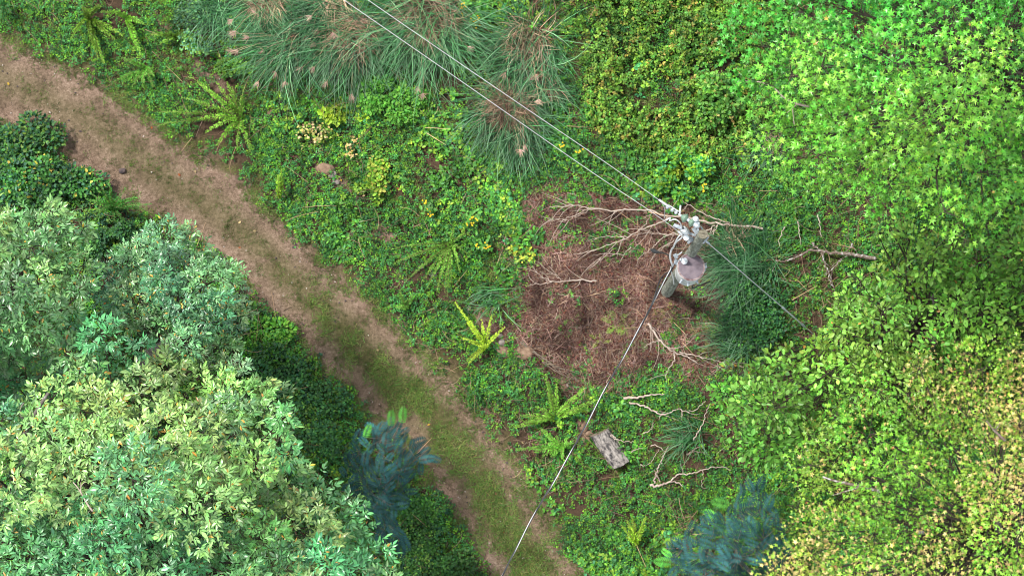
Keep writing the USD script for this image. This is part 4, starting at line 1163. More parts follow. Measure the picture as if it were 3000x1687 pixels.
for (px, py, r, lab) in [(1725, 328, 16, 'lone rosette of big leaves in the open above the wires'), (1650, 375, 15, 'small bright rosette between wires and tussock'), (1640, 405, 26, 'lime rosette touching the upper wire'),
                         (1820, 510, 50, 'cluster of glossy leaves beside the upper wire end'), (1870, 470, 32, 'lime green plant below the thicket'), (1310, 545, 42, 'dark leafy plant right of the yellow vine strip'),
                         (1330, 500, 40, 'bright plant above the dark leafy one'), (1420, 710, 30, 'leafy plant with flowers beside the sprawling weed'), (1495, 795, 30, 'shaded plant by the litter corner'),
                         (1015, 700, 55, 'green mat of leaves beside the track verge'), (1020, 640, 45, 'bright leaf cluster on the track verge'), (1830, 1195, 25, 'lime plant between the fallen sticks'),
                         (1850, 1330, 32, 'leafy plant right beside the log'), (1620, 1310, 35, 'lime plant under the many rayed weed'), (1550, 690, 40, 'glossy plant at the upper litter edge'),
                         (2220, 690, 55, 'leafy plant above the large dark tussock'), (2330, 640, 45, 'shaded plant under the sweetgum rim'), (1420, 12, 42, 'big leaved plant at the frame top with yellow flowers'),
                         (1800, 1570, 24, 'lime rosette near the yellow plume fan'), (1180, 1500, 30, 'fresh green rosette at the mimosa foot')]:
    bush(lab, px, py, r * 1.15, r * 1.15, 0.22, int(4.5 * r), 0.095, BGR, 'oval', 'broadleaf_plant', 'plant', LGR, None, 'weed_leaf', max(4, r // 8))


def flowers(label, px, py, heads, leafn=40, col=(0.55, 0.36, 0.01)):
    root = G(px, py)
    t = thing('flowering_plant', label, 'flower', root, 'yellow flowering plants')
    sb = Buf()
    for (x, y) in heads:
        hp = G(x, y, 0.42 + rng.uniform(-0.05, 0.05))
        sb.add(*tube(smoothline([root, (root + hp) / 2 + [0, 0, 0.08], hp], 5), 0.005, 4, False), c=(0.1, 0.16, 0.04))
        b = Buf()
        for q in range(3):
            o = hp + rng.normal(0, 0.03, 3) * [1, 1, 0.4]
            a = np.arange(6) * np.pi / 3
            b.add(*leaves('round', np.tile(o, (6, 1)), np.c_[np.cos(a), np.sin(a), 0 * a + 0.25], np.tile([0, 0, 1.0], (6, 1)), 0.021, 0.8)[:2], c=col)
        put('flower_head', b, 'petal', t)
    a = rng.uniform(0, 2 * np.pi, leafn)
    p = root + np.c_[rng.normal(0, 0.07, (leafn, 2)), rng.uniform(0.05, 0.38, leafn)]
    v, f, m = leaves('oval', p, np.c_[np.cos(a), np.sin(a), rng.uniform(-0.1, 0.4, leafn)], np.tile([0, 0, 1.0], (leafn, 1)), rng.uniform(0.06, 0.12, leafn))
    put('stems', sb, 'weed_leaf', t, kind='stuff')
    put('foliage', Buf().add(v, f, np.repeat(jit((0.07, 0.22, 0.03), leafn), m, 0)), 'weed_leaf', t, kind='stuff')


flowers('golden flowers beside the widest tussock at the frame top', 1362, 30, [(1352, 25), (1356, 14), (1353, 41), (1362, 20)])
flowers('golden flower sprig below the frame top plant', 1395, 62, [(1389, 60), (1402, 58), (1400, 76)], 30)
flowers('golden flowers above the sprawling feathery weed', 1255, 612, [(1250, 593), (1244, 588), (1255, 613), (1270, 632), (1257, 632)])
flowers('golden flowers nearest the litter corner', 1385, 642, [(1381, 633), (1386, 640), (1381, 655), (1394, 641), (1373, 660)])
flowers('small golden flowers beside the leafy plant', 1420, 722, [(1413, 720), (1428, 724), (1393, 718), (1436, 722)])
flowers('two golden flowers close below the lower wire', 1645, 432, [(1640, 427), (1648, 425)], 30)
flowers('golden flowers between the two wires', 1697, 452, [(1693, 444), (1700, 441)], 40)
flowers('pair of golden sprigs on the slope above the pole', 2058, 548, [(2060, 545), (2055, 556), (2064, 538)], 25)


# ------------------------------------------------------------------ fallen branches, log, stones
def fallen(label, mat, r, lines, name='fallen_branch', lift=0.06, rs=None, twiggy=0, flow=None):
    """lines: pixel polylines on the ground; the first is the main limb."""
    p0 = G(*lines[0][0])
    t = thing(name, label, 'branch', p0, 'fallen branches in the clearing')
    tws = Buf()
    for k, l in enumerate(lines):
        a = np.array(l, float)
        lf = 0.09 + 1.3 * lift * (1.0 if k else 1.15)
        p = G(a[:, 0], a[:, 1], lf)
        n = max(6, 5 * len(a))
        q = smoothline(p, n)
        q[:, 2] += 0.012 * np.sin(np.arange(n) * 1.3 + k)
        rr = r * (1 if k == 0 else (rs[k] if rs else 0.55))
        q[1:-1, :2] += rng.normal(0, 0.012, (n - 2, 2))
        put('limb' if k == 0 else 'side_branch', Buf().add(*tube(q, np.linspace(rr, rr * 0.35, n), 7)), mat, t, smooth=True)
        if twiggy:
            for _ in range(int(twiggy * np.linalg.norm(q[-1] - q[0]))):
                w_ = rng.integers(1, n - 1)
                dd = unit(q[w_] - q[w_ - 1]) if flow is None else np.array([math.cos(flow), math.sin(flow), 0])
                an = rng.choice([-1, 1]) * rng.uniform(0.25, 0.8)
                dd = np.array([dd[0] * math.cos(an) - dd[1] * math.sin(an), dd[0] * math.sin(an) + dd[1] * math.cos(an), rng.uniform(-0.05, 0.1)])
                ln = rng.uniform(0.2, 0.75)
                tws.add(*tube(smoothline([q[w_], q[w_] + dd * ln * 0.5 + rng.normal(0, 0.03, 3) * [1, 1, 0.3], q[w_] + dd * ln + rng.normal(0, 0.05, 3) * [1, 1, 0.3]], 6), np.linspace(0.0065, 0.003, 6), 4))
    if tws.n:
        put('twigs', tws, mat, t, kind='stuff')


K7 = lambda *a: [k7(x, y) for x, y in a]
K8 = lambda *a: [(2250 + x / 2.588, 560 + y / 2.588) for x, y in a]
fallen('big pale dead branch spread over the litter behind the pole top', 'pale_wood', 0.026, [
    K7((1900, 285), (1720, 262), (1560, 248), (1420, 225), (1260, 190), (1180, 190), (1060, 150), (960, 140), (760, 145), (580, 125), (370, 110), (280, 122)),
    K7((1180, 195), (1080, 260), (960, 300), (880, 350), (800, 385), (640, 440), (520, 480)),
    K7((1540, 262), (1450, 310), (1380, 330), (1280, 330), (1100, 325), (1000, 318), (920, 335)),
    K7((1290, 340), (1140, 352), (1060, 430), (1000, 480), (960, 510), (950, 550)),
    K7((1230, 372), (1150, 430), (1100, 470), (1055, 525)),
    K7((640, 440), (520, 470), (400, 490)),
    K7((760, 440), (700, 500), (600, 560)),
    K7((900, 420), (850, 480), (815, 550)),
    K7((580, 125), (490, 180), (400, 212), (220, 188)),
    K7((620, 135), (540, 165), (470, 200), (330, 240)),
    K7((1560, 252), (1530, 310), (1470, 365), (1440, 420)),
    K7((960, 300), (1010, 250), (1060, 160)),
    K7((1650, 240), (1560, 215), (1450, 170), (1330, 100), (1240, 0)),
    K7((1330, 105), (1295, 140), (1280, 165)),
    K7((880, 350), (760, 340), (560, 380)),
    K7((800, 385), (720, 460), (640, 540), (560, 600))],
    rs=[1, 0.6, 0.5, 0.45, 0.4, 0.3, 0.3, 0.3, 0.4, 0.3, 0.55, 0.3, 0.5, 0.3, 0.3, 0.25], lift=0.12, twiggy=2.5, flow=math.radians(200))
fallen('thin bleached twiggy branch at the litter edge nearest the track', 'pale_wood', 0.016, [
    K7((640, 680), (520, 676), (420, 682), (300, 692), (130, 712)), K7((420, 682), (300, 680), (200, 620), (185, 590)), K7((300, 692), (250, 660), (190, 660)), K7((520, 676), (510, 700), (480, 735)), K7((380, 684), (330, 640), (260, 630))], lift=0.05, twiggy=4, flow=math.radians(170))
fallen('bleached forked branch on the slope below the pole', 'pale_wood', 0.026, [
    K7((1030, 1005), (1100, 1100), (1170, 1180), (1260, 1232), (1330, 1260), (1400, 1300)), K7((1270, 1218), (1370, 1240), (1480, 1270), (1620, 1302), (1765, 1332)), K7((1225, 1220), (1228, 1280), (1192, 1340), (1175, 1440)), K7((1130, 1140), (1060, 1150), (1000, 1180)), K7((1180, 1190), (1240, 1190), (1300, 1170))], lift=0.06, twiggy=3)
fallen('moss flecked brown branch lying above the oval leaved tree', 'mossy_wood', 0.045, [
    K8((815, 515), (700, 490), (560, 470), (440, 460), (310, 450), (240, 490), (190, 508)), K8((200, 505), (150, 528), (60, 525)), K8((400, 465), (430, 540), (450, 610), (490, 720)), K8((560, 515), (500, 580), (430, 640)), K8((330, 390), (370, 430), (410, 462)), K8((640, 400), (600, 450), (570, 470))], lift=0.1, twiggy=3)
fallen('two grey twigs standing in the weeds above the mossy branch', 'pale_wood', 0.014, [K8((128, 270), (100, 330), (80, 430)), K8((225, 230), (240, 320), (250, 410)), K8((380, 180), (395, 280), (400, 350))], lift=0.15, rs=[1, 0.9, 0.9])
fallen('short white birch stick in the weeds above the log', 'pale_wood', 0.03, [[c2(840, 120), c2(940, 110), c2(1050, 95), c2(1140, 86)]], 'fallen_stick')
fallen('long crooked grey branch trailing towards the oval leaved tree', 'pale_wood', 0.02, [
    [c2(*p) for p in ((880, 150), (960, 165), (1060, 212), (1140, 238), (1200, 215), (1250, 200), (1310, 220), (1400, 185), (1450, 140))], [c2(*p) for p in ((1275, 210), (1275, 250), (1270, 280))], [c2(*p) for p in ((1140, 238), (1110, 250), (1100, 275))]], twiggy=2)
fallen('pinkish L shaped stick in the low weeds', 'pale_wood', 0.03, [
    [c2(*p) for p in ((1035, 770), (1150, 755), (1220, 745), (1278, 775))], [c2(*p) for p in ((1068, 755), (1080, 680), (1110, 610), (1140, 540), (1172, 478))], [c2(*p) for p in ((1110, 740), (1085, 690), (1065, 650))]], 'fallen_stick', rs=[1, 0.7, 0.4])
fallen('thin forked grey branch beyond the L shaped stick', 'pale_wood', 0.017, [
    [c2(*p) for p in ((1190, 740), (1260, 690), (1340, 680), (1450, 650), (1530, 632), (1640, 655))], [c2(*p) for p in ((1405, 652), (1430, 710), (1420, 775), (1455, 790))], [c2(*p) for p in ((1280, 690), (1275, 650), (1260, 610))]])
fallen('reddish splintered stick among the tangled twigs', 'cut_wood', 0.022, [[c2(1310, 535), c2(1360, 505), c2(1412, 477)], [c2(1360, 520), c2(1420, 520), c2(1460, 530)]], 'fallen_stick')
fallen('upright brown stalk by the fine green tuft', 'pale_wood', 0.014, [[c2(*p) for p in ((1360, 430), (1420, 320), (1450, 240), (1480, 160))]], 'fallen_stick', lift=0.2)
fallen('small pale twig between the log and the fine tuft', 'pale_wood', 0.013, [[c2(*p) for p in ((980, 382), (1050, 332), (1062, 300))], [c2(*p) for p in ((890, 520), (930, 500), (980, 490))]], 'fallen_stick', rs=[1, 1])
fallen('thin twigs crossing behind the log', 'pale_wood', 0.012, [[c2(*p) for p in ((1040, 475), (1110, 485), (1140, 520), (1120, 560))], [c2(*p) for p in ((960, 615), (1020, 610), (1060, 570), (1100, 500))]], 'fallen_stick', rs=[1, 0.9])
fallen('curled dry stalks beside the log', 'pale_wood', 0.012, [[c2(*p) for p in ((735, 395), (790, 430), (850, 442), (910, 440))], [c2(*p) for p in ((740, 390), (780, 420), (810, 470))]], 'fallen_stick', lift=0.3, rs=[1, 1])
fallen('dry brown brush bundle on the bank above the log', 'cut_wood', 0.012, [
    K7((60, 1140), (180, 1230), (300, 1310), (420, 1390), (500, 1440)), K7((80, 1130), (200, 1240), (330, 1320), (480, 1400)), K7((100, 1170), (240, 1270), (360, 1370), (450, 1450)), K7((20, 1100), (150, 1210), (280, 1300)), K7((240, 1290), (350, 1330), (500, 1380)), K7((230, 1290), (330, 1360), (490, 1440))], 'brush_bundle', rs=[1] * 6)


def log_chunk():
    a, b_ = G(*[1650 + 640 / 6.036, 1180 + 520 / 6.036]), G(*[1650 + 1020 / 6.036, 1180 + 1085 / 6.036])
    r = 0.215
    ax = unit(b_ - a) * [1, 1, 0]; ax = unit(ax)
    sd = np.array([-ax[1], ax[0], 0])
    L = np.linalg.norm((b_ - a)[:2])
    c = (a + b_) / 2; c[2] = gz(c[0], c[1]) + r * 0.75
    t = thing('log_section', 'weathered grey sawn log section lying in the weeds', 'log', c)
    n, m = 40, 48
    th = np.linspace(0, 2 * np.pi, m, endpoint=False)
    xs = np.linspace(-L / 2, L / 2, n)
    X_, T_ = np.meshgrid(xs, th, indexing='ij')
    q = np.stack([np.cos(T_) * 1.5, np.sin(T_) * 1.5, X_ * 1.2], -1).reshape(-1, 3)
    ridg = meshkit.fbm(q * [3, 3, 0.8] + 9, 3, 3).reshape(n, m)
    rr = r * (1 + 0.3 * (meshkit.fbm(q + 5, 3, 2).reshape(n, m) - 0.5) + 0.3 * (ridg - 0.5) - 0.05 * np.maximum(0, np.abs(X_) / (L / 2) - 0.9) * 10 * (meshkit.fbm(q * 2 + 3, 2, 8).reshape(n, m)))
    X_ = X_ + (0.1 * np.sin(T_ + 0.6) * 0.5 + 0.04 * (meshkit.fbm(np.stack([np.cos(T_) * 2, np.sin(T_) * 2, np.sign(X_) * 5], -1).reshape(-1, 3), 3, 7).reshape(n, m) - 0.5)) * np.abs(X_) / (L / 2)
    P = c + X_[..., None] * ax + (rr * np.cos(T_))[..., None] * sd + (rr * np.sin(T_))[..., None] * np.array([0, 0, 0.95])
    i, j = np.meshgrid(np.arange(n - 1), np.arange(m), indexing='ij')
    k = lambda i, j: i * m + j % m
    f = np.vstack([np.stack([k(i, j), k(i, j + 1), k(i + 1, j + 1)], -1).reshape(-1, 3), np.stack([k(i, j), k(i + 1, j + 1), k(i + 1, j)], -1).reshape(-1, 3)])
    put('bark', Buf().add(P.reshape(-1, 3), f), 'log_bark', t)
    for e in (0, n - 1):
        v = np.vstack([P[e].mean(0), P[e]])
        kk = np.arange(m)
        put('sawn_face', Buf().add(v, np.stack([0 * kk, 1 + kk, 1 + (kk + 1) % m], 1)), 'cut_wood', t)
    for (u, w_, l_) in ((-0.15, 0.9, 0.3), (0.05, 1.0, 0.22), (-0.2, -1.02, 0.3), (0.12, -0.95, 0.18), (0.25, 0.8, 0.2)):
        cc = c + ax * u + sd * r * w_ * 0.9 + [0, 0, r * 0.35]
        bx = trimesh.creation.box([l_, 0.03, 0.018]); bx.apply_transform(trimesh.transformations.rotation_matrix(math.atan2(ax[1], ax[0]) + rng.normal(0, 0.12), [0, 0, 1]))
        put('bark_strip', Buf().add(np.array(bx.vertices) + cc, bx.faces), 'log_bark', t)


log_chunk()


def rock(label, px, py, rx, ry, rot, mat='rock', name='stone', cat='stone', hh=0.6):
    p = G(px, py)
    s = ppm(0)
    m = trimesh.creation.icosphere(3, 1.0)
    v = np.array(m.vertices)
    v = v * (1 + 0.8 * (meshkit.fbm(v * 1.4 + [px, py, 1], 4, 4) - 0.5))[:, None]
    v = np.sign(v) * np.abs(v) ** 0.85
    v = v * [rx / s, ry / s, hh * min(rx, ry) / s]
    a = math.radians(rot)
    v = v @ np.array([[math.cos(a), math.sin(a), 0], [-math.sin(a), math.cos(a), 0], [0, 0, 1]])
    v[:, 2] += hh * min(rx, ry) / s * 0.5 + 0.02
    q = put(name, Buf().add(v + p, m.faces), mat, smooth=True, label=label, cat=cat, group='stones in the washed out bank')
    return q


rock('largest ochre boulder at the lower litter corner', 1534, 1036, 29, 22, -10)
rock('rounded buff stone beside the bright star weed', 1474, 1026, 20, 13, -20)
rock('small pale stone above the rounded buff one', 1470, 1006, 9, 11, 0, 'grey_rock')
rock('tiny buff stone below the rounded one', 1482, 1044, 10, 7, 0)
rock('small grey stone in the washed out gap above the boulder', 1466, 985, 8, 6, 30, 'grey_rock')
rock('brown stone under the plumes above the log', 1648, 1116, 15, 10, 20)
rock('brown stone uphill of its neighbour above the log', 1655, 1134, 11, 10, 50)
rock('pinkish stone half buried near the tall armed weed', 1668, 1128, 10, 8, 0, 'grey_rock')
rock('long buff stone crossed by the service cable', 1719, 1241, 26, 13, 55 + 180)
rock('reddish stone on the uphill side of the long buff one', 1700, 1235, 15, 9, 65)
rock('flat reddish stone downhill of the long buff one', 1733, 1235, 13, 10, 30)
rock('red brown stone between the long stone and the log', 1726, 1269, 12, 7, 0)
rock('small ochre stone touching the log end', 1710, 1287, 6, 9, 0)
rock('small brown stone beside the ochre one at the log', 1722, 1286, 7, 8, 0)
rock('flat buff slab half buried in the mid bank', 955, 497, 26, 17, -15)
rock('grey slab below the flat buff one', 974, 513, 14, 11, 20, 'grey_rock')
rock('small pink stone in the bare strip below the slabs', 985, 535, 10, 7, 0, 'grey_rock')
rock('brown flat stone beside the biggest feathery weed', 800, 336, 20, 12, 10)
rock('orange brown stone in the bare gully', 1148, 699, 13, 9, 15)
rock('smaller orange stone up the bare gully', 1143, 664, 8, 6, 0)
rock('pinkish stone beside the sprawling weed', 1233, 783, 10, 6, 10, 'grey_rock')
rock('pale grey stone under the sprawling weed', 1270, 806, 11, 8, 0, 'grey_rock')
rock('smooth grey cobble by the bare patch over the star weed', 1372, 908, 9, 11, 0, 'grey_rock')
rock('dark red leaf litter lump beside the plumed weed on the track', 359, 502, 10, 8, 0, 'clod', 'dirt_clod', 'clod')
rock('pale grey boulder in the dark gap of the fading sweetgum', 2693, 1552, 13, 17, 0, 'grey_rock', hh=1.0)


# ------------------------------------------------------------------ utility pole
BASE = G(1953, 855)


def axis_at(z):
    return POLE0 + (POLE1 - POLE0) * ((z - POLE0[2]) / (POLE1[2] - POLE0[2]))


hs = np.linspace(5, 10, 501)
tops = W(2060, 686, hs)
PH = hs[np.argmin(np.linalg.norm(tops[:, :2] - BASE[:2], axis=1))]
POLE0, POLE1 = BASE, W(2060, 686, PH)
pole = thing('utility_pole', 'round weathered grey green wooden power pole seen from above', 'utility pole', BASE)
zz = np.linspace(0, 1, 40)
pts = POLE0 - [0, 0, 0.3] + (POLE1 - POLE0 + [0, 0, 0.3]) * zz[:, None]
n, m = len(pts), 28
th = np.linspace(0, 2 * np.pi, m, endpoint=False)
rad = np.linspace(0.128, 0.086, n)
rr = rad[:, None] * (1 + 0.05 * (meshkit.fbm(np.stack([np.cos(th)[None] * 3 + 0 * zz[:, None], np.sin(th)[None] * 3 + 0 * zz[:, None], zz[:, None] * 6 + 0 * th[None]], -1).reshape(-1, 3), 3, 6).reshape(n, m) - 0.5))
P = pts[:, None] + np.stack([rr * np.cos(th), rr * np.sin(th), 0 * rr], -1)
i, j = np.meshgrid(np.arange(n - 1), np.arange(m), indexing='ij')
kx = lambda i, j: (i * m + j % m)
f = np.vstack([np.stack([kx(i, j), kx(i, j + 1), kx(i + 1, j + 1)], -1).reshape(-1, 3), np.stack([kx(i, j), kx(i + 1, j + 1), kx(i + 1, j)], -1).reshape(-1, 3)])
put('shaft', Buf().add(P.reshape(-1, 3), f), 'pole_wood', pole, smooth=40)
ring = P[-1]
cap_v = np.vstack([ring.mean(0) + [0, 0, 0.012], ring.mean(0) * 0.08 + ring * 0.92 + [0, 0, 0.012], ring])
kk = np.arange(m)
cap_f = np.vstack([np.stack([0 * kk, 1 + kk, 1 + (kk + 1) % m], 1), np.stack([1 + kk, 1 + m + kk, 1 + m + (kk + 1) % m], 1), np.stack([1 + kk, 1 + m + (kk + 1) % m, 1 + (kk + 1) % m], 1)])
put('sawn_top', Buf().add(cap_v, cap_f), 'pole_end', pole)


def lathe(p0, p1, prof, sides=20):
    """prof: (fraction along, radius) pairs turned about the line p0-p1."""
    p0, p1 = np.asarray(p0, float), np.asarray(p1, float)
    pr = np.array(prof, float)
    ax = unit(p1 - p0)
    a = unit(np.cross(ax, [0, 0, 1.0] if abs(ax[2]) < 0.9 else [1.0, 0, 0])); b = np.cross(ax, a)
    th = np.linspace(0, 2 * np.pi, sides, endpoint=False)
    v = p0 + (p1 - p0) * pr[:, 0][:, None, None] + pr[:, 1][:, None, None] * (np.cos(th)[None, :, None] * a + np.sin(th)[None, :, None] * b)
    i, j = np.meshgrid(np.arange(len(pr) - 1), np.arange(sides), indexing='ij')
    k = lambda i, j: i * sides + j % sides
    f = np.vstack([np.stack([k(i, j), k(i, j + 1), k(i + 1, j + 1)], -1).reshape(-1, 3), np.stack([k(i, j), k(i + 1, j + 1), k(i + 1, j)], -1).reshape(-1, 3)])
    v = v.reshape(-1, 3)
    nn = len(v)
    v = np.vstack([v, p0 + (p1 - p0) * pr[0, 0], p0 + (p1 - p0) * pr[-1, 0]])
    q = np.arange(sides); o = (len(pr) - 1) * sides
    f = np.vstack([f, np.stack([np.full(sides, nn), (q + 1) % sides, q], 1), np.stack([np.full(sides, nn + 1), o + q, o + (q + 1) % sides], 1)])
    return v, f


def bar(p0, p1, w, h):
    """A rounded flat bar between two points."""
    p0, p1 = np.asarray(p0, float), np.asarray(p1, float)
    ax = unit(p1 - p0)
    s = unit(np.cross(ax, [0, 0, 1.0] if abs(ax[2]) < 0.9 else [1.0, 0, 0])); u = np.cross(s, ax)
    c = min(w, h) * 0.22
    pr = [(w / 2 - c, h / 2), (w / 2, h / 2 - c), (w / 2, -h / 2 + c), (w / 2 - c, -h / 2), (-w / 2 + c, -h / 2), (-w / 2, -h / 2 + c), (-w / 2, h / 2 - c), (-w / 2 + c, h / 2)]
    v = np.vstack([[p + s * a + u * b for a, b in pr] for p in (p0, p1)])
    k = np.arange(8)
    f = np.vstack([np.stack([k, (k + 1) % 8, 8 + (k + 1) % 8], 1), np.stack([k, 8 + (k + 1) % 8, 8 + k], 1), [(0, i + 1, i) for i in range(1, 7)], [(8, 8 + i, 9 + i) for i in range(1, 7)]])
    return v, f


ZT = PH - 0.3
c6 = lambda x, y, z: W(1940 + x / 9.056, 580 + y / 9.056, z)
c7 = lambda x, y, z: W(1940 + x / 9.056, 720 + y / 9.056, z)
# strain insulators on the upper conductor
A, B = c6(900, 720, ZT + 0.05), c6(430, 425, ZT)
bell = [(0.0, 0.02), (0.04, 0.05), (0.3, 0.085), (0.42, 0.09), (0.5, 0.055), (0.62, 0.072), (0.72, 0.05), (0.9, 0.03), (1.0, 0.02)]
u_ = unit(B - A)
L_ = np.linalg.norm(B - A)
yoke = A - u_ * 0.02
d1, d2 = A + u_ * L_ * 0.11, A + u_ * L_ * 0.42
d3, d4 = A + u_ * L_ * 0.5, A + u_ * L_ * 0.84
for (p, q) in ((d1, d2), (d3, d4)):
    put('strain_insulator', Buf().add(*lathe(p, q, bell, 24)), 'green_glass', pole, smooth=True)
put('coupling', Buf().add(*bar(d2 - u_ * 0.02, d3 + u_ * 0.05, 0.055, 0.055)), 'galvanised', pole)
put('coupling', Buf().add(*bar(d4 - u_ * 0.02, B, 0.032, 0.04)), 'galvanised', pole)
ck = Buf().add(*lathe(A - u_ * 0.07, A + u_ * 0.06, [(0, 0.03), (0.3, 0.055), (0.7, 0.05), (1, 0.03)], 12))
ck.add(*bar(c6(830, 690, ZT + 0.06), c6(985, 670, ZT + 0.06), 0.05, 0.06))
put('clevis', ck, 'galvanised', pole, label='pale clamp joining insulator string and pole bracket')
put('bracket', Buf().add(*bar(c6(830, 800, ZT), c6(930, 930, ZT - 0.05), 0.075, 0.05)), 'galvanised', pole)
put('bracket', Buf().add(*bar(c6(905, 720, ZT + 0.03), c6(965, 870, ZT + 0.02), 0.03, 0.035)), 'galvanised', pole)
put('bracket', Buf().add(*bar(c6(1020, 760, ZT - 0.05), c6(1075, 850, ZT - 0.05), 0.025, 0.03)), 'galvanised', pole)
pb = c6(893, 556, ZT + 0.12)
put('post_insulator', Buf().add(*lathe(pb + [0, 0, -0.28], pb + [0, 0, 0.06], [(0, 0.03), (0.1, 0.062), (0.2, 0.035), (0.35, 0.066), (0.45, 0.036), (0.6, 0.064), (0.72, 0.046), (0.86, 0.05), (0.95, 0.036), (1.0, 0.012)], 24)), 'porcelain', pole, smooth=True, label='white ball topped post insulator')
put('stub_rod', Buf().add(*tube([c6(487, 195, ZT + 0.02), c6(470, 420, ZT)], 0.016, 8)), 'conductor_metal', pole, smooth=40)
cl = Buf()
for q in (0.02, 0.1, 0.2):
    cl.add(*lathe(B + u_ * q, B + u_ * (q + 0.055), [(0, 0.02), (0.3, 0.035), (0.7, 0.035), (1, 0.02)], 10))
cl.add(*bar(B + u_ * 0.02 + [0.02, 0.03, 0.02], B + u_ * 0.24 + [0.02, 0.03, 0.02], 0.02, 0.02))
put('line_clamp', cl, 'galvanised', pole)
# fuse cutout
fz = ZT - 0.25
p0, p1 = c6(660, 930, fz), c6(520, 790, fz + 0.1)
put('cutout_insulator', Buf().add(*lathe(p0, p1, [(0, 0.03), (0.08, 0.062), (0.16, 0.04), (0.3, 0.066), (0.42, 0.042), (0.56, 0.068), (0.68, 0.044), (0.84, 0.06), (1, 0.03)], 20)), 'porcelain', pole, smooth=True)
put('fuse_arm', Buf().add(*bar(c6(320, 725, fz + 0.14), c6(520, 800, fz + 0.12), 0.065, 0.05)).add(*bar(c6(300, 750, fz + 0.12), c6(345, 690, fz + 0.12), 0.03, 0.03)), 'galvanised', pole)
put('fuse_cap', Buf().add(*lathe(c6(555, 800, fz + 0.12), c6(545, 790, fz + 0.17), [(0, 0.022), (0.8, 0.022), (1, 0.01)], 10)), 'black_rubber', pole, smooth=40)
put('cutout_bracket', Buf().add(*bar(c6(640, 900, fz - 0.02), c6(880, 1000, fz - 0.08), 0.045, 0.03)), 'galvanised', pole)
# neutral spool and bracket
sz_ = ZT - 0.55
put('spool_insulator', Buf().add(*lathe(c6(640, 1060, sz_ + 0.06), c6(625, 1035, sz_ - 0.06), [(0, 0.05), (0.2, 0.052), (0.4, 0.034), (0.6, 0.034), (0.8, 0.052), (1, 0.05)], 18)), 'porcelain', pole, smooth=40)
put('spool_bracket', Buf().add(*bar(c6(640, 1030, sz_), c6(800, 1110, sz_ - 0.03), 0.08, 0.1)).add(*bar(c6(690, 1180, sz_), c6(800, 1110, sz_ - 0.03), 0.05, 0.08)), 'galvanised', pole)
g0 = c6(1150, 1130, PH - 0.28)
gb2 = Buf().add(*bar(c6(1060, 1060, PH - 0.25), g0, 0.05, 0.05)).add(*bar(g0 + [-0.05, 0.03, 0], g0 + [0.07, -0.06, 0], 0.03, 0.05)).add(*bar(g0 + [-0.04, -0.05, 0], g0 + [0.05, 0.06, 0], 0.03, 0.03))
put('guy_attachment', gb2, 'galvanised', pole)
put('drip_wire', Buf().add(*tube(smoothline([c7(232, 560, 4.6), c7(250, 700, 4.3), c7(290, 850, 4.1), c7(308, 1010, 3.9)], 12), 0.012, 6)), 'weathered_cable', pole, smooth=True)

# ------------------------------------------------------------------ transformer
TZ = PH * 0.74
lidc = c7(765, 572, TZ)
TR = 0.246
TH = 0.82
tk = lidc - [0, 0, TH]
tfm = thing('transformer', 'round grey pole transformer with a rusty plum coloured lid', 'transformer', tk)
put('tank', Buf().add(*lathe(tk, lidc - [0, 0, 0.02], [(0, TR * 0.86), (0.03, TR * 0.93), (0.05, TR * 0.94), (0.93, TR * 0.97), (0.95, TR * 1.02), (1, TR * 1.02)], 56)), 'tank_paint', tfm, smooth=35)
put('lid_band', Buf().add(*lathe(lidc - [0, 0, 0.05], lidc + [0, 0, 0.012], [(0, TR * 1.0), (0.1, TR * 1.055), (0.8, TR * 1.055), (1, TR * 1.02)], 56)), 'tank_paint', tfm, smooth=35)
put('lid', Buf().add(*lathe(lidc - [0, 0, 0.02], lidc + [0, 0, 0.03], [(0, TR * 0.985), (0.75, TR * 0.985), (0.95, TR * 0.9), (0.985, TR * 0.5), (1, 0.004)], 64)), 'rusty_lid', tfm, smooth=50)
put('lid_lip', Buf().add(*lathe(lidc + [0, 0, 0.008], lidc + [0, 0, 0.026], [(0, TR * 0.99), (0.2, TR * 1.03), (0.8, TR * 1.03), (1, TR * 0.985)], 64)), 'lid_rim', tfm, smooth=50)
bp = c7(604, 392, TZ + 0.14)
bsh = put('bushing', Buf().add(*lathe(bp - [0, 0, 0.16], bp + [0, 0, 0.05], [(0, 0.04), (0.2, 0.045), (0.3, 0.056), (0.36, 0.036), (0.52, 0.053), (0.6, 0.033), (0.76, 0.048), (0.86, 0.028), (1, 0.02)], 24)), 'porcelain', tfm, smooth=50)
put('terminal', Buf().add(*lathe(bp + [0, 0, 0.04], bp + [0, 0, 0.1], [(0, 0.016), (0.6, 0.016), (0.62, 0.024), (1, 0.02)], 10)).add(*bar(bp + [0.02, 0.01, 0.07], bp + [-0.06, 0.03, 0.07], 0.02, 0.015)), 'galvanised', bsh)
put('arrester_stud', Buf().add(*lathe(c7(500, 380, TZ - 0.02), c7(490, 360, TZ + 0.1), [(0, 0.02), (0.4, 0.02), (0.45, 0.03), (0.8, 0.03), (1, 0.012)], 10)), 'galvanised', tfm, smooth=40)
lug = Buf()
lz = TZ + 0.02
for a_, b_ in (((785, 215), (815, 130)), ((815, 130), (880, 130)), ((880, 130), (870, 205))):
    lug.add(*bar(c7(*a_, lz), c7(*b_, lz), 0.02, 0.05))
put('hanger_lug', lug, 'tank_paint', tfm)
put('lug_tab', Buf().add(*bar(c7(720, 205, lz - 0.05), c7(900, 225, lz - 0.05), 0.03, 0.05)), 'tank_paint', tfm)
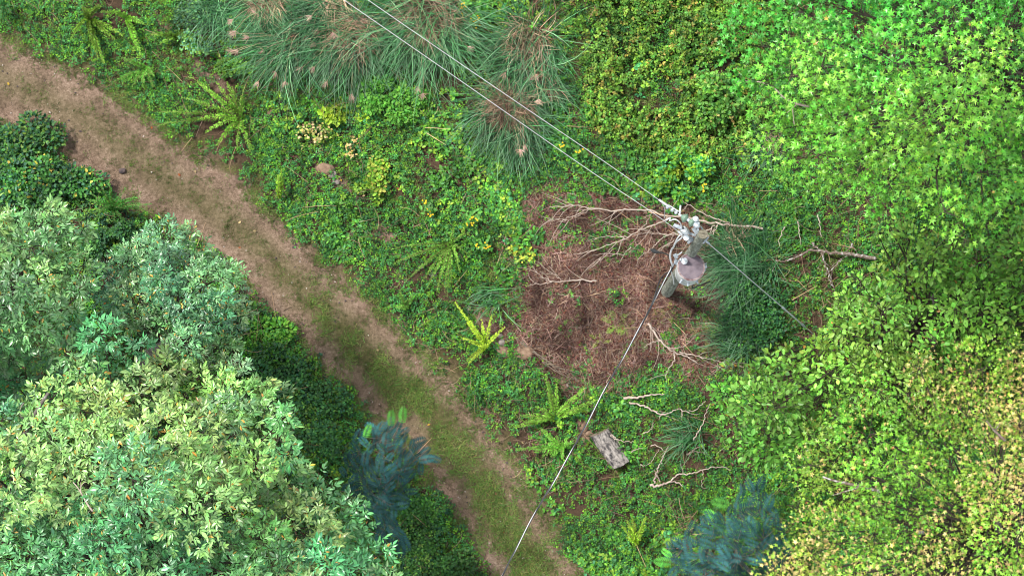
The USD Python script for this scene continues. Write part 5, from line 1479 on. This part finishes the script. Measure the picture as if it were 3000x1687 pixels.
side = Buf().add(*bar(c7(1100, 560, TZ - 0.1), c7(1185, 545, TZ - 0.1), 0.06, 0.05)).add(*bar(c7(1120, 640, TZ - 0.15), c7(1150, 620, TZ - 0.15), 0.05, 0.05)).add(*bar(c7(1120, 490, TZ - 0.06), c7(1180, 460, TZ - 0.06), 0.018, 0.018))
put('grounding_lug', side, 'galvanised', tfm)
for (x_, y_) in ((530, 900), (690, 985), (920, 950)):
    e = c7(x_, y_, TZ - 0.32)
    o_ = unit((e - lidc) * [1, 1, 0])
    s0 = lidc * [1, 1, 0] + [0, 0, e[2]] + o_ * TR * 0.9
    put('secondary_bushing', Buf().add(*lathe(s0, s0 + o_ * 0.085, [(0, 0.03), (0.3, 0.03), (0.35, 0.02), (0.5, 0.027), (0.65, 0.017), (1, 0.012)], 12)), 'galvanised', tfm, smooth=40)
q = axis_at(TZ - 0.15)
hb = Buf()
for dz_ in (0.0, -0.45):
    o_ = unit((lidc - axis_at(TZ)) * [1, 1, 0])
    hb.add(*bar(axis_at(TZ - 0.15 + dz_) + o_ * 0.08, lidc * [1, 1, 0] + [0, 0, TZ - 0.15 + dz_] - o_ * TR * 0.9, 0.12, 0.08))
put('mounting_bracket', hb, 'tank_paint', tfm)
sp2 = c7(360, 270, TZ - 0.1)
sc_ = thing('service_clevis', 'galvanised clevis and wedge holding the service cable to the pole', 'bracket', sp2)
put('wedge_clamp', Buf().add(*bar(c7(370, 500, TZ - 0.25), c7(405, 370, TZ - 0.22), 0.1, 0.06)), 'galvanised', sc_)
put('clevis', Buf().add(*bar(c7(330, 220, TZ - 0.1), c7(390, 330, TZ - 0.12), 0.07, 0.07)).add(*bar(c7(320, 260, TZ - 0.1), c7(430, 240, TZ - 0.1), 0.025, 0.04)).add(*bar(c7(430, 240, TZ - 0.1), c7(520, 170, TZ - 0.1), 0.02, 0.03)), 'galvanised', sc_)


# ------------------------------------------------------------------ wires
def span(a, b, sag, n=40):
    t = np.linspace(0, 1, n)[:, None]
    p = a + (b - a) * t
    p[:, 2] -= sag * 4 * (t * (1 - t))[:, 0]
    return p


def wire(name, label, pts, r, mat, cat='wire', extra=(), group=None):
    t = thing(name, label, cat, pts[0], group)
    put('conductor', Buf().add(*tube(pts, r, 8)), mat, t, smooth=True)
    return t


# both conductors run on, level with the pole top, to a next pole far beyond the frame
e1 = B + (W(1074, -8, ZT + 0.1) - B) * 2.6
t1 = wire('power_line', 'upper bare aluminium conductor ending at the green insulators', smoothline([B + u_ * 0.02, W(1890, 557, ZT + 0.02), W(1500, 290, ZT + 0.05), W(1074, -2, ZT + 0.1), e1], 60), 0.0052, 'conductor_metal', group='overhead conductors')
put('splice_sleeve', Buf().add(*lathe(W(1962, 607, ZT + 0.01), W(1930, 585, ZT + 0.01), [(0, 0.014), (0.1, 0.022), (0.9, 0.022), (1, 0.014)], 10)), 'conductor_metal', t1, smooth=40)
put('tie_wire', Buf().add(*tube(smoothline([W(1932, 586, ZT), W(1944, 602, ZT - 0.06), W(1948, 620, ZT - 0.2), W(1947, 640, ZT - 0.5)], 12), 0.007, 5)), 'conductor_metal', t1, smooth=True)
n0 = c6(545, 985, sz_ + 0.02)
e2 = n0 + (W(1003, -8, sz_ + 0.1) - n0) * 2.6
t2 = wire('power_line', 'lower bare aluminium conductor ending at the white spool', smoothline([c6(610, 1040, sz_), n0, W(1817, 560, sz_ + 0.03), W(1500, 342, sz_ + 0.06), W(1003, -2, sz_ + 0.1), e2], 70), 0.0052, 'conductor_metal', group='overhead conductors')
put('sleeve', Buf().add(*lathe(c6(420, 885, sz_ + 0.02), c6(540, 980, sz_ + 0.02), [(0, 0.015), (0.1, 0.024), (0.9, 0.024), (1, 0.015)], 10)), 'conductor_metal', t2, smooth=40)
wire('jumper_wire', 'pale jumper lead curving from spool down towards the transformer', smoothline([c6(550, 985, sz_), c6(530, 1035, sz_ - 0.05), c6(400, 1140, sz_ - 0.2), c6(330, 1230, sz_ - 0.4), c6(285, 1330, sz_ - 0.7), c7(250, 100, sz_ - 1.0), c7(215, 220, TZ + 0.1), c7(215, 330, TZ), c7(250, 460, TZ - 0.1), c7(275, 540, TZ - 0.2)], 44), 0.017, 'weathered_cable', group='jumper leads on the pole')
wire('jumper_wire', 'second pale jumper lead joining the curved one', smoothline([c6(480, 985, sz_), c6(410, 1060, sz_ - 0.1), c6(360, 1160, sz_ - 0.25), c6(320, 1250, sz_ - 0.45)], 20), 0.013, 'weathered_cable', group='jumper leads on the pole')
wire('jumper_wire', 'arched jumper lead from the lower conductor to the fuse', smoothline([c6(100, 590, ZT - 0.2), c6(180, 540, ZT - 0.15), c6(215, 525, ZT - 0.12), c6(200, 600, ZT - 0.08), c6(320, 568, ZT), c6(420, 605, ZT), c6(480, 670, ZT - 0.05), c6(512, 745, fz + 0.15)], 40), 0.012, 'weathered_cable', group='jumper leads on the pole')
wire('jumper_wire', 'dark jumper lead down the pole to the transformer', smoothline([c7(212, 240, TZ + 0.05), c7(205, 310, TZ), c7(240, 440, TZ - 0.12), c7(270, 540, TZ - 0.22)], 18), 0.019, 'black_rubber', group='jumper leads on the pole')
wire('jumper_wire', 'black lead hanging with taped end beside the pole', smoothline([c7(205, 260, TZ - 0.1), c7(120, 230, TZ - 0.3), c7(20, 190, TZ - 0.6), W(1918, 736, TZ - 0.9), W(1906, 730, TZ - 1.0)], 20), np.r_[np.full(13, 0.012), np.linspace(0.014, 0.045, 5), 0.03, 0.012], 'black_rubber', group='jumper leads on the pole')
wire('jumper_wire', 'grey lead looping under the transformer', smoothline([c7(830, 960, 4.4), c7(810, 1060, 4.0), c7(830, 1120, 3.8), c7(960, 1060, 3.9), c7(1120, 1000, 4.0), c7(1270, 950, 4.1)], 30), 0.013, 'black_rubber', group='jumper leads on the pole')
# service cable: one bare neutral with two black legs twisted round it
s0 = c7(330, 480, TZ - 0.25)
path_ = smoothline([s0, c7(240, 620, TZ - 0.27), W(1890, 931, TZ - 0.55), W(1786, 1116, TZ - 0.85), W(1648.7, 1366, TZ - 1.05), W(1578, 1484, TZ - 1.1), W(1500, 1629, TZ - 1.1), W(1466, 1696, TZ - 1.1), W(1300, 2010, TZ - 1.0), W(900, 2800, TZ - 0.4)], 420)
tg = unit(np.gradient(path_, axis=0))
sd_ = unit(np.cross(tg, [0, 0, 1.0])); up_ = np.cross(sd_, tg)
dist_ = np.r_[0, np.cumsum(np.linalg.norm(np.diff(path_, axis=0), axis=1))]
sv = thing('service_cable', 'twisted black and silver service cable running from the transformer across the track', 'cable', s0)
for k_, (nm, mt, r_) in enumerate((('bare_neutral', 'conductor_metal', 0.0075), ('insulated_wire', 'black_rubber', 0.0085), ('insulated_wire', 'black_rubber', 0.0085))):
    ph = dist_ * 2 * np.pi / 1.35 + k_ * 2 * np.pi / 3
    put(nm, Buf().add(*tube(path_ + 0.0088 * (np.cos(ph)[:, None] * sd_ + np.sin(ph)[:, None] * up_), r_, 7)), mt, sv, smooth=True)
put('loose_leg', Buf().add(*tube(smoothline([c7(270, 560, TZ - 0.2), c7(120, 720, TZ - 0.5), c7(-20, 850, TZ - 0.7), W(1917, 870, TZ - 0.85), W(1903, 905, TZ - 0.8), W(1890, 931, TZ - 0.56)], 30), 0.012, 6)), 'black_rubber', sv, smooth=True)
put('loose_leg', Buf().add(*tube(smoothline([c7(280, 580, TZ - 0.25), c7(150, 800, TZ - 0.45), c7(30, 960, TZ - 0.55), W(1912, 890, TZ - 0.62), W(1885, 940, TZ - 0.58)], 30), 0.011, 6)), 'black_rubber', sv, smooth=True)
# guy wire to an anchor hidden below the oval leaved tree
gA = g0 + [0.03, -0.03, 0]
gB = G(2450, 1036)
gpts = np.array([W(px_, py_, z_) for px_, py_, z_ in ((2075, 711, PH - 0.32), (2160, 785, PH - 1.9), (2250, 864, PH - 3.5), (2355, 960, PH - 5.2), (2425, 1015, PH - 6.2))])
gl = np.linspace(0, 1, 12)[:, None]
gend = gA + (gpts[-1] - gA) * 1.12
gw = thing('guy_wire', 'silver guy wire slanting from the pole into the oval leaved tree', 'guy wire', gA)
gline = gA + (gend - gA) * np.linspace(0, 1, 40)[:, None]
put('strand', Buf().add(*tube(gline, 0.009, 7)), 'conductor_metal', gw, smooth=True)
for a_ in ((2289, 905), (2352, 957)):
    k_ = np.argmin((PX(gline)[0] - a_[0]) ** 2 + (PX(gline)[1] - a_[1]) ** 2)
    put('wire_grip', Buf().add(*lathe(gline[k_ - 1] * 0.5 + gline[k_] * 0.5, gline[k_], [(0, 0.015), (0.2, 0.026), (0.8, 0.026), (1, 0.015)], 10)), 'galvanised', gw, smooth=40)
kA = [np.argmin((PX(gline)[0] - 2300) ** 2), np.argmin((PX(gline)[0] - 2352) ** 2)]
put('guy_sleeve', Buf().add(*tube(gline[kA[0]:kA[1] + 1] + [0, 0, 0.004], 0.016, 8)), 'conductor_metal', gw, smooth=True)
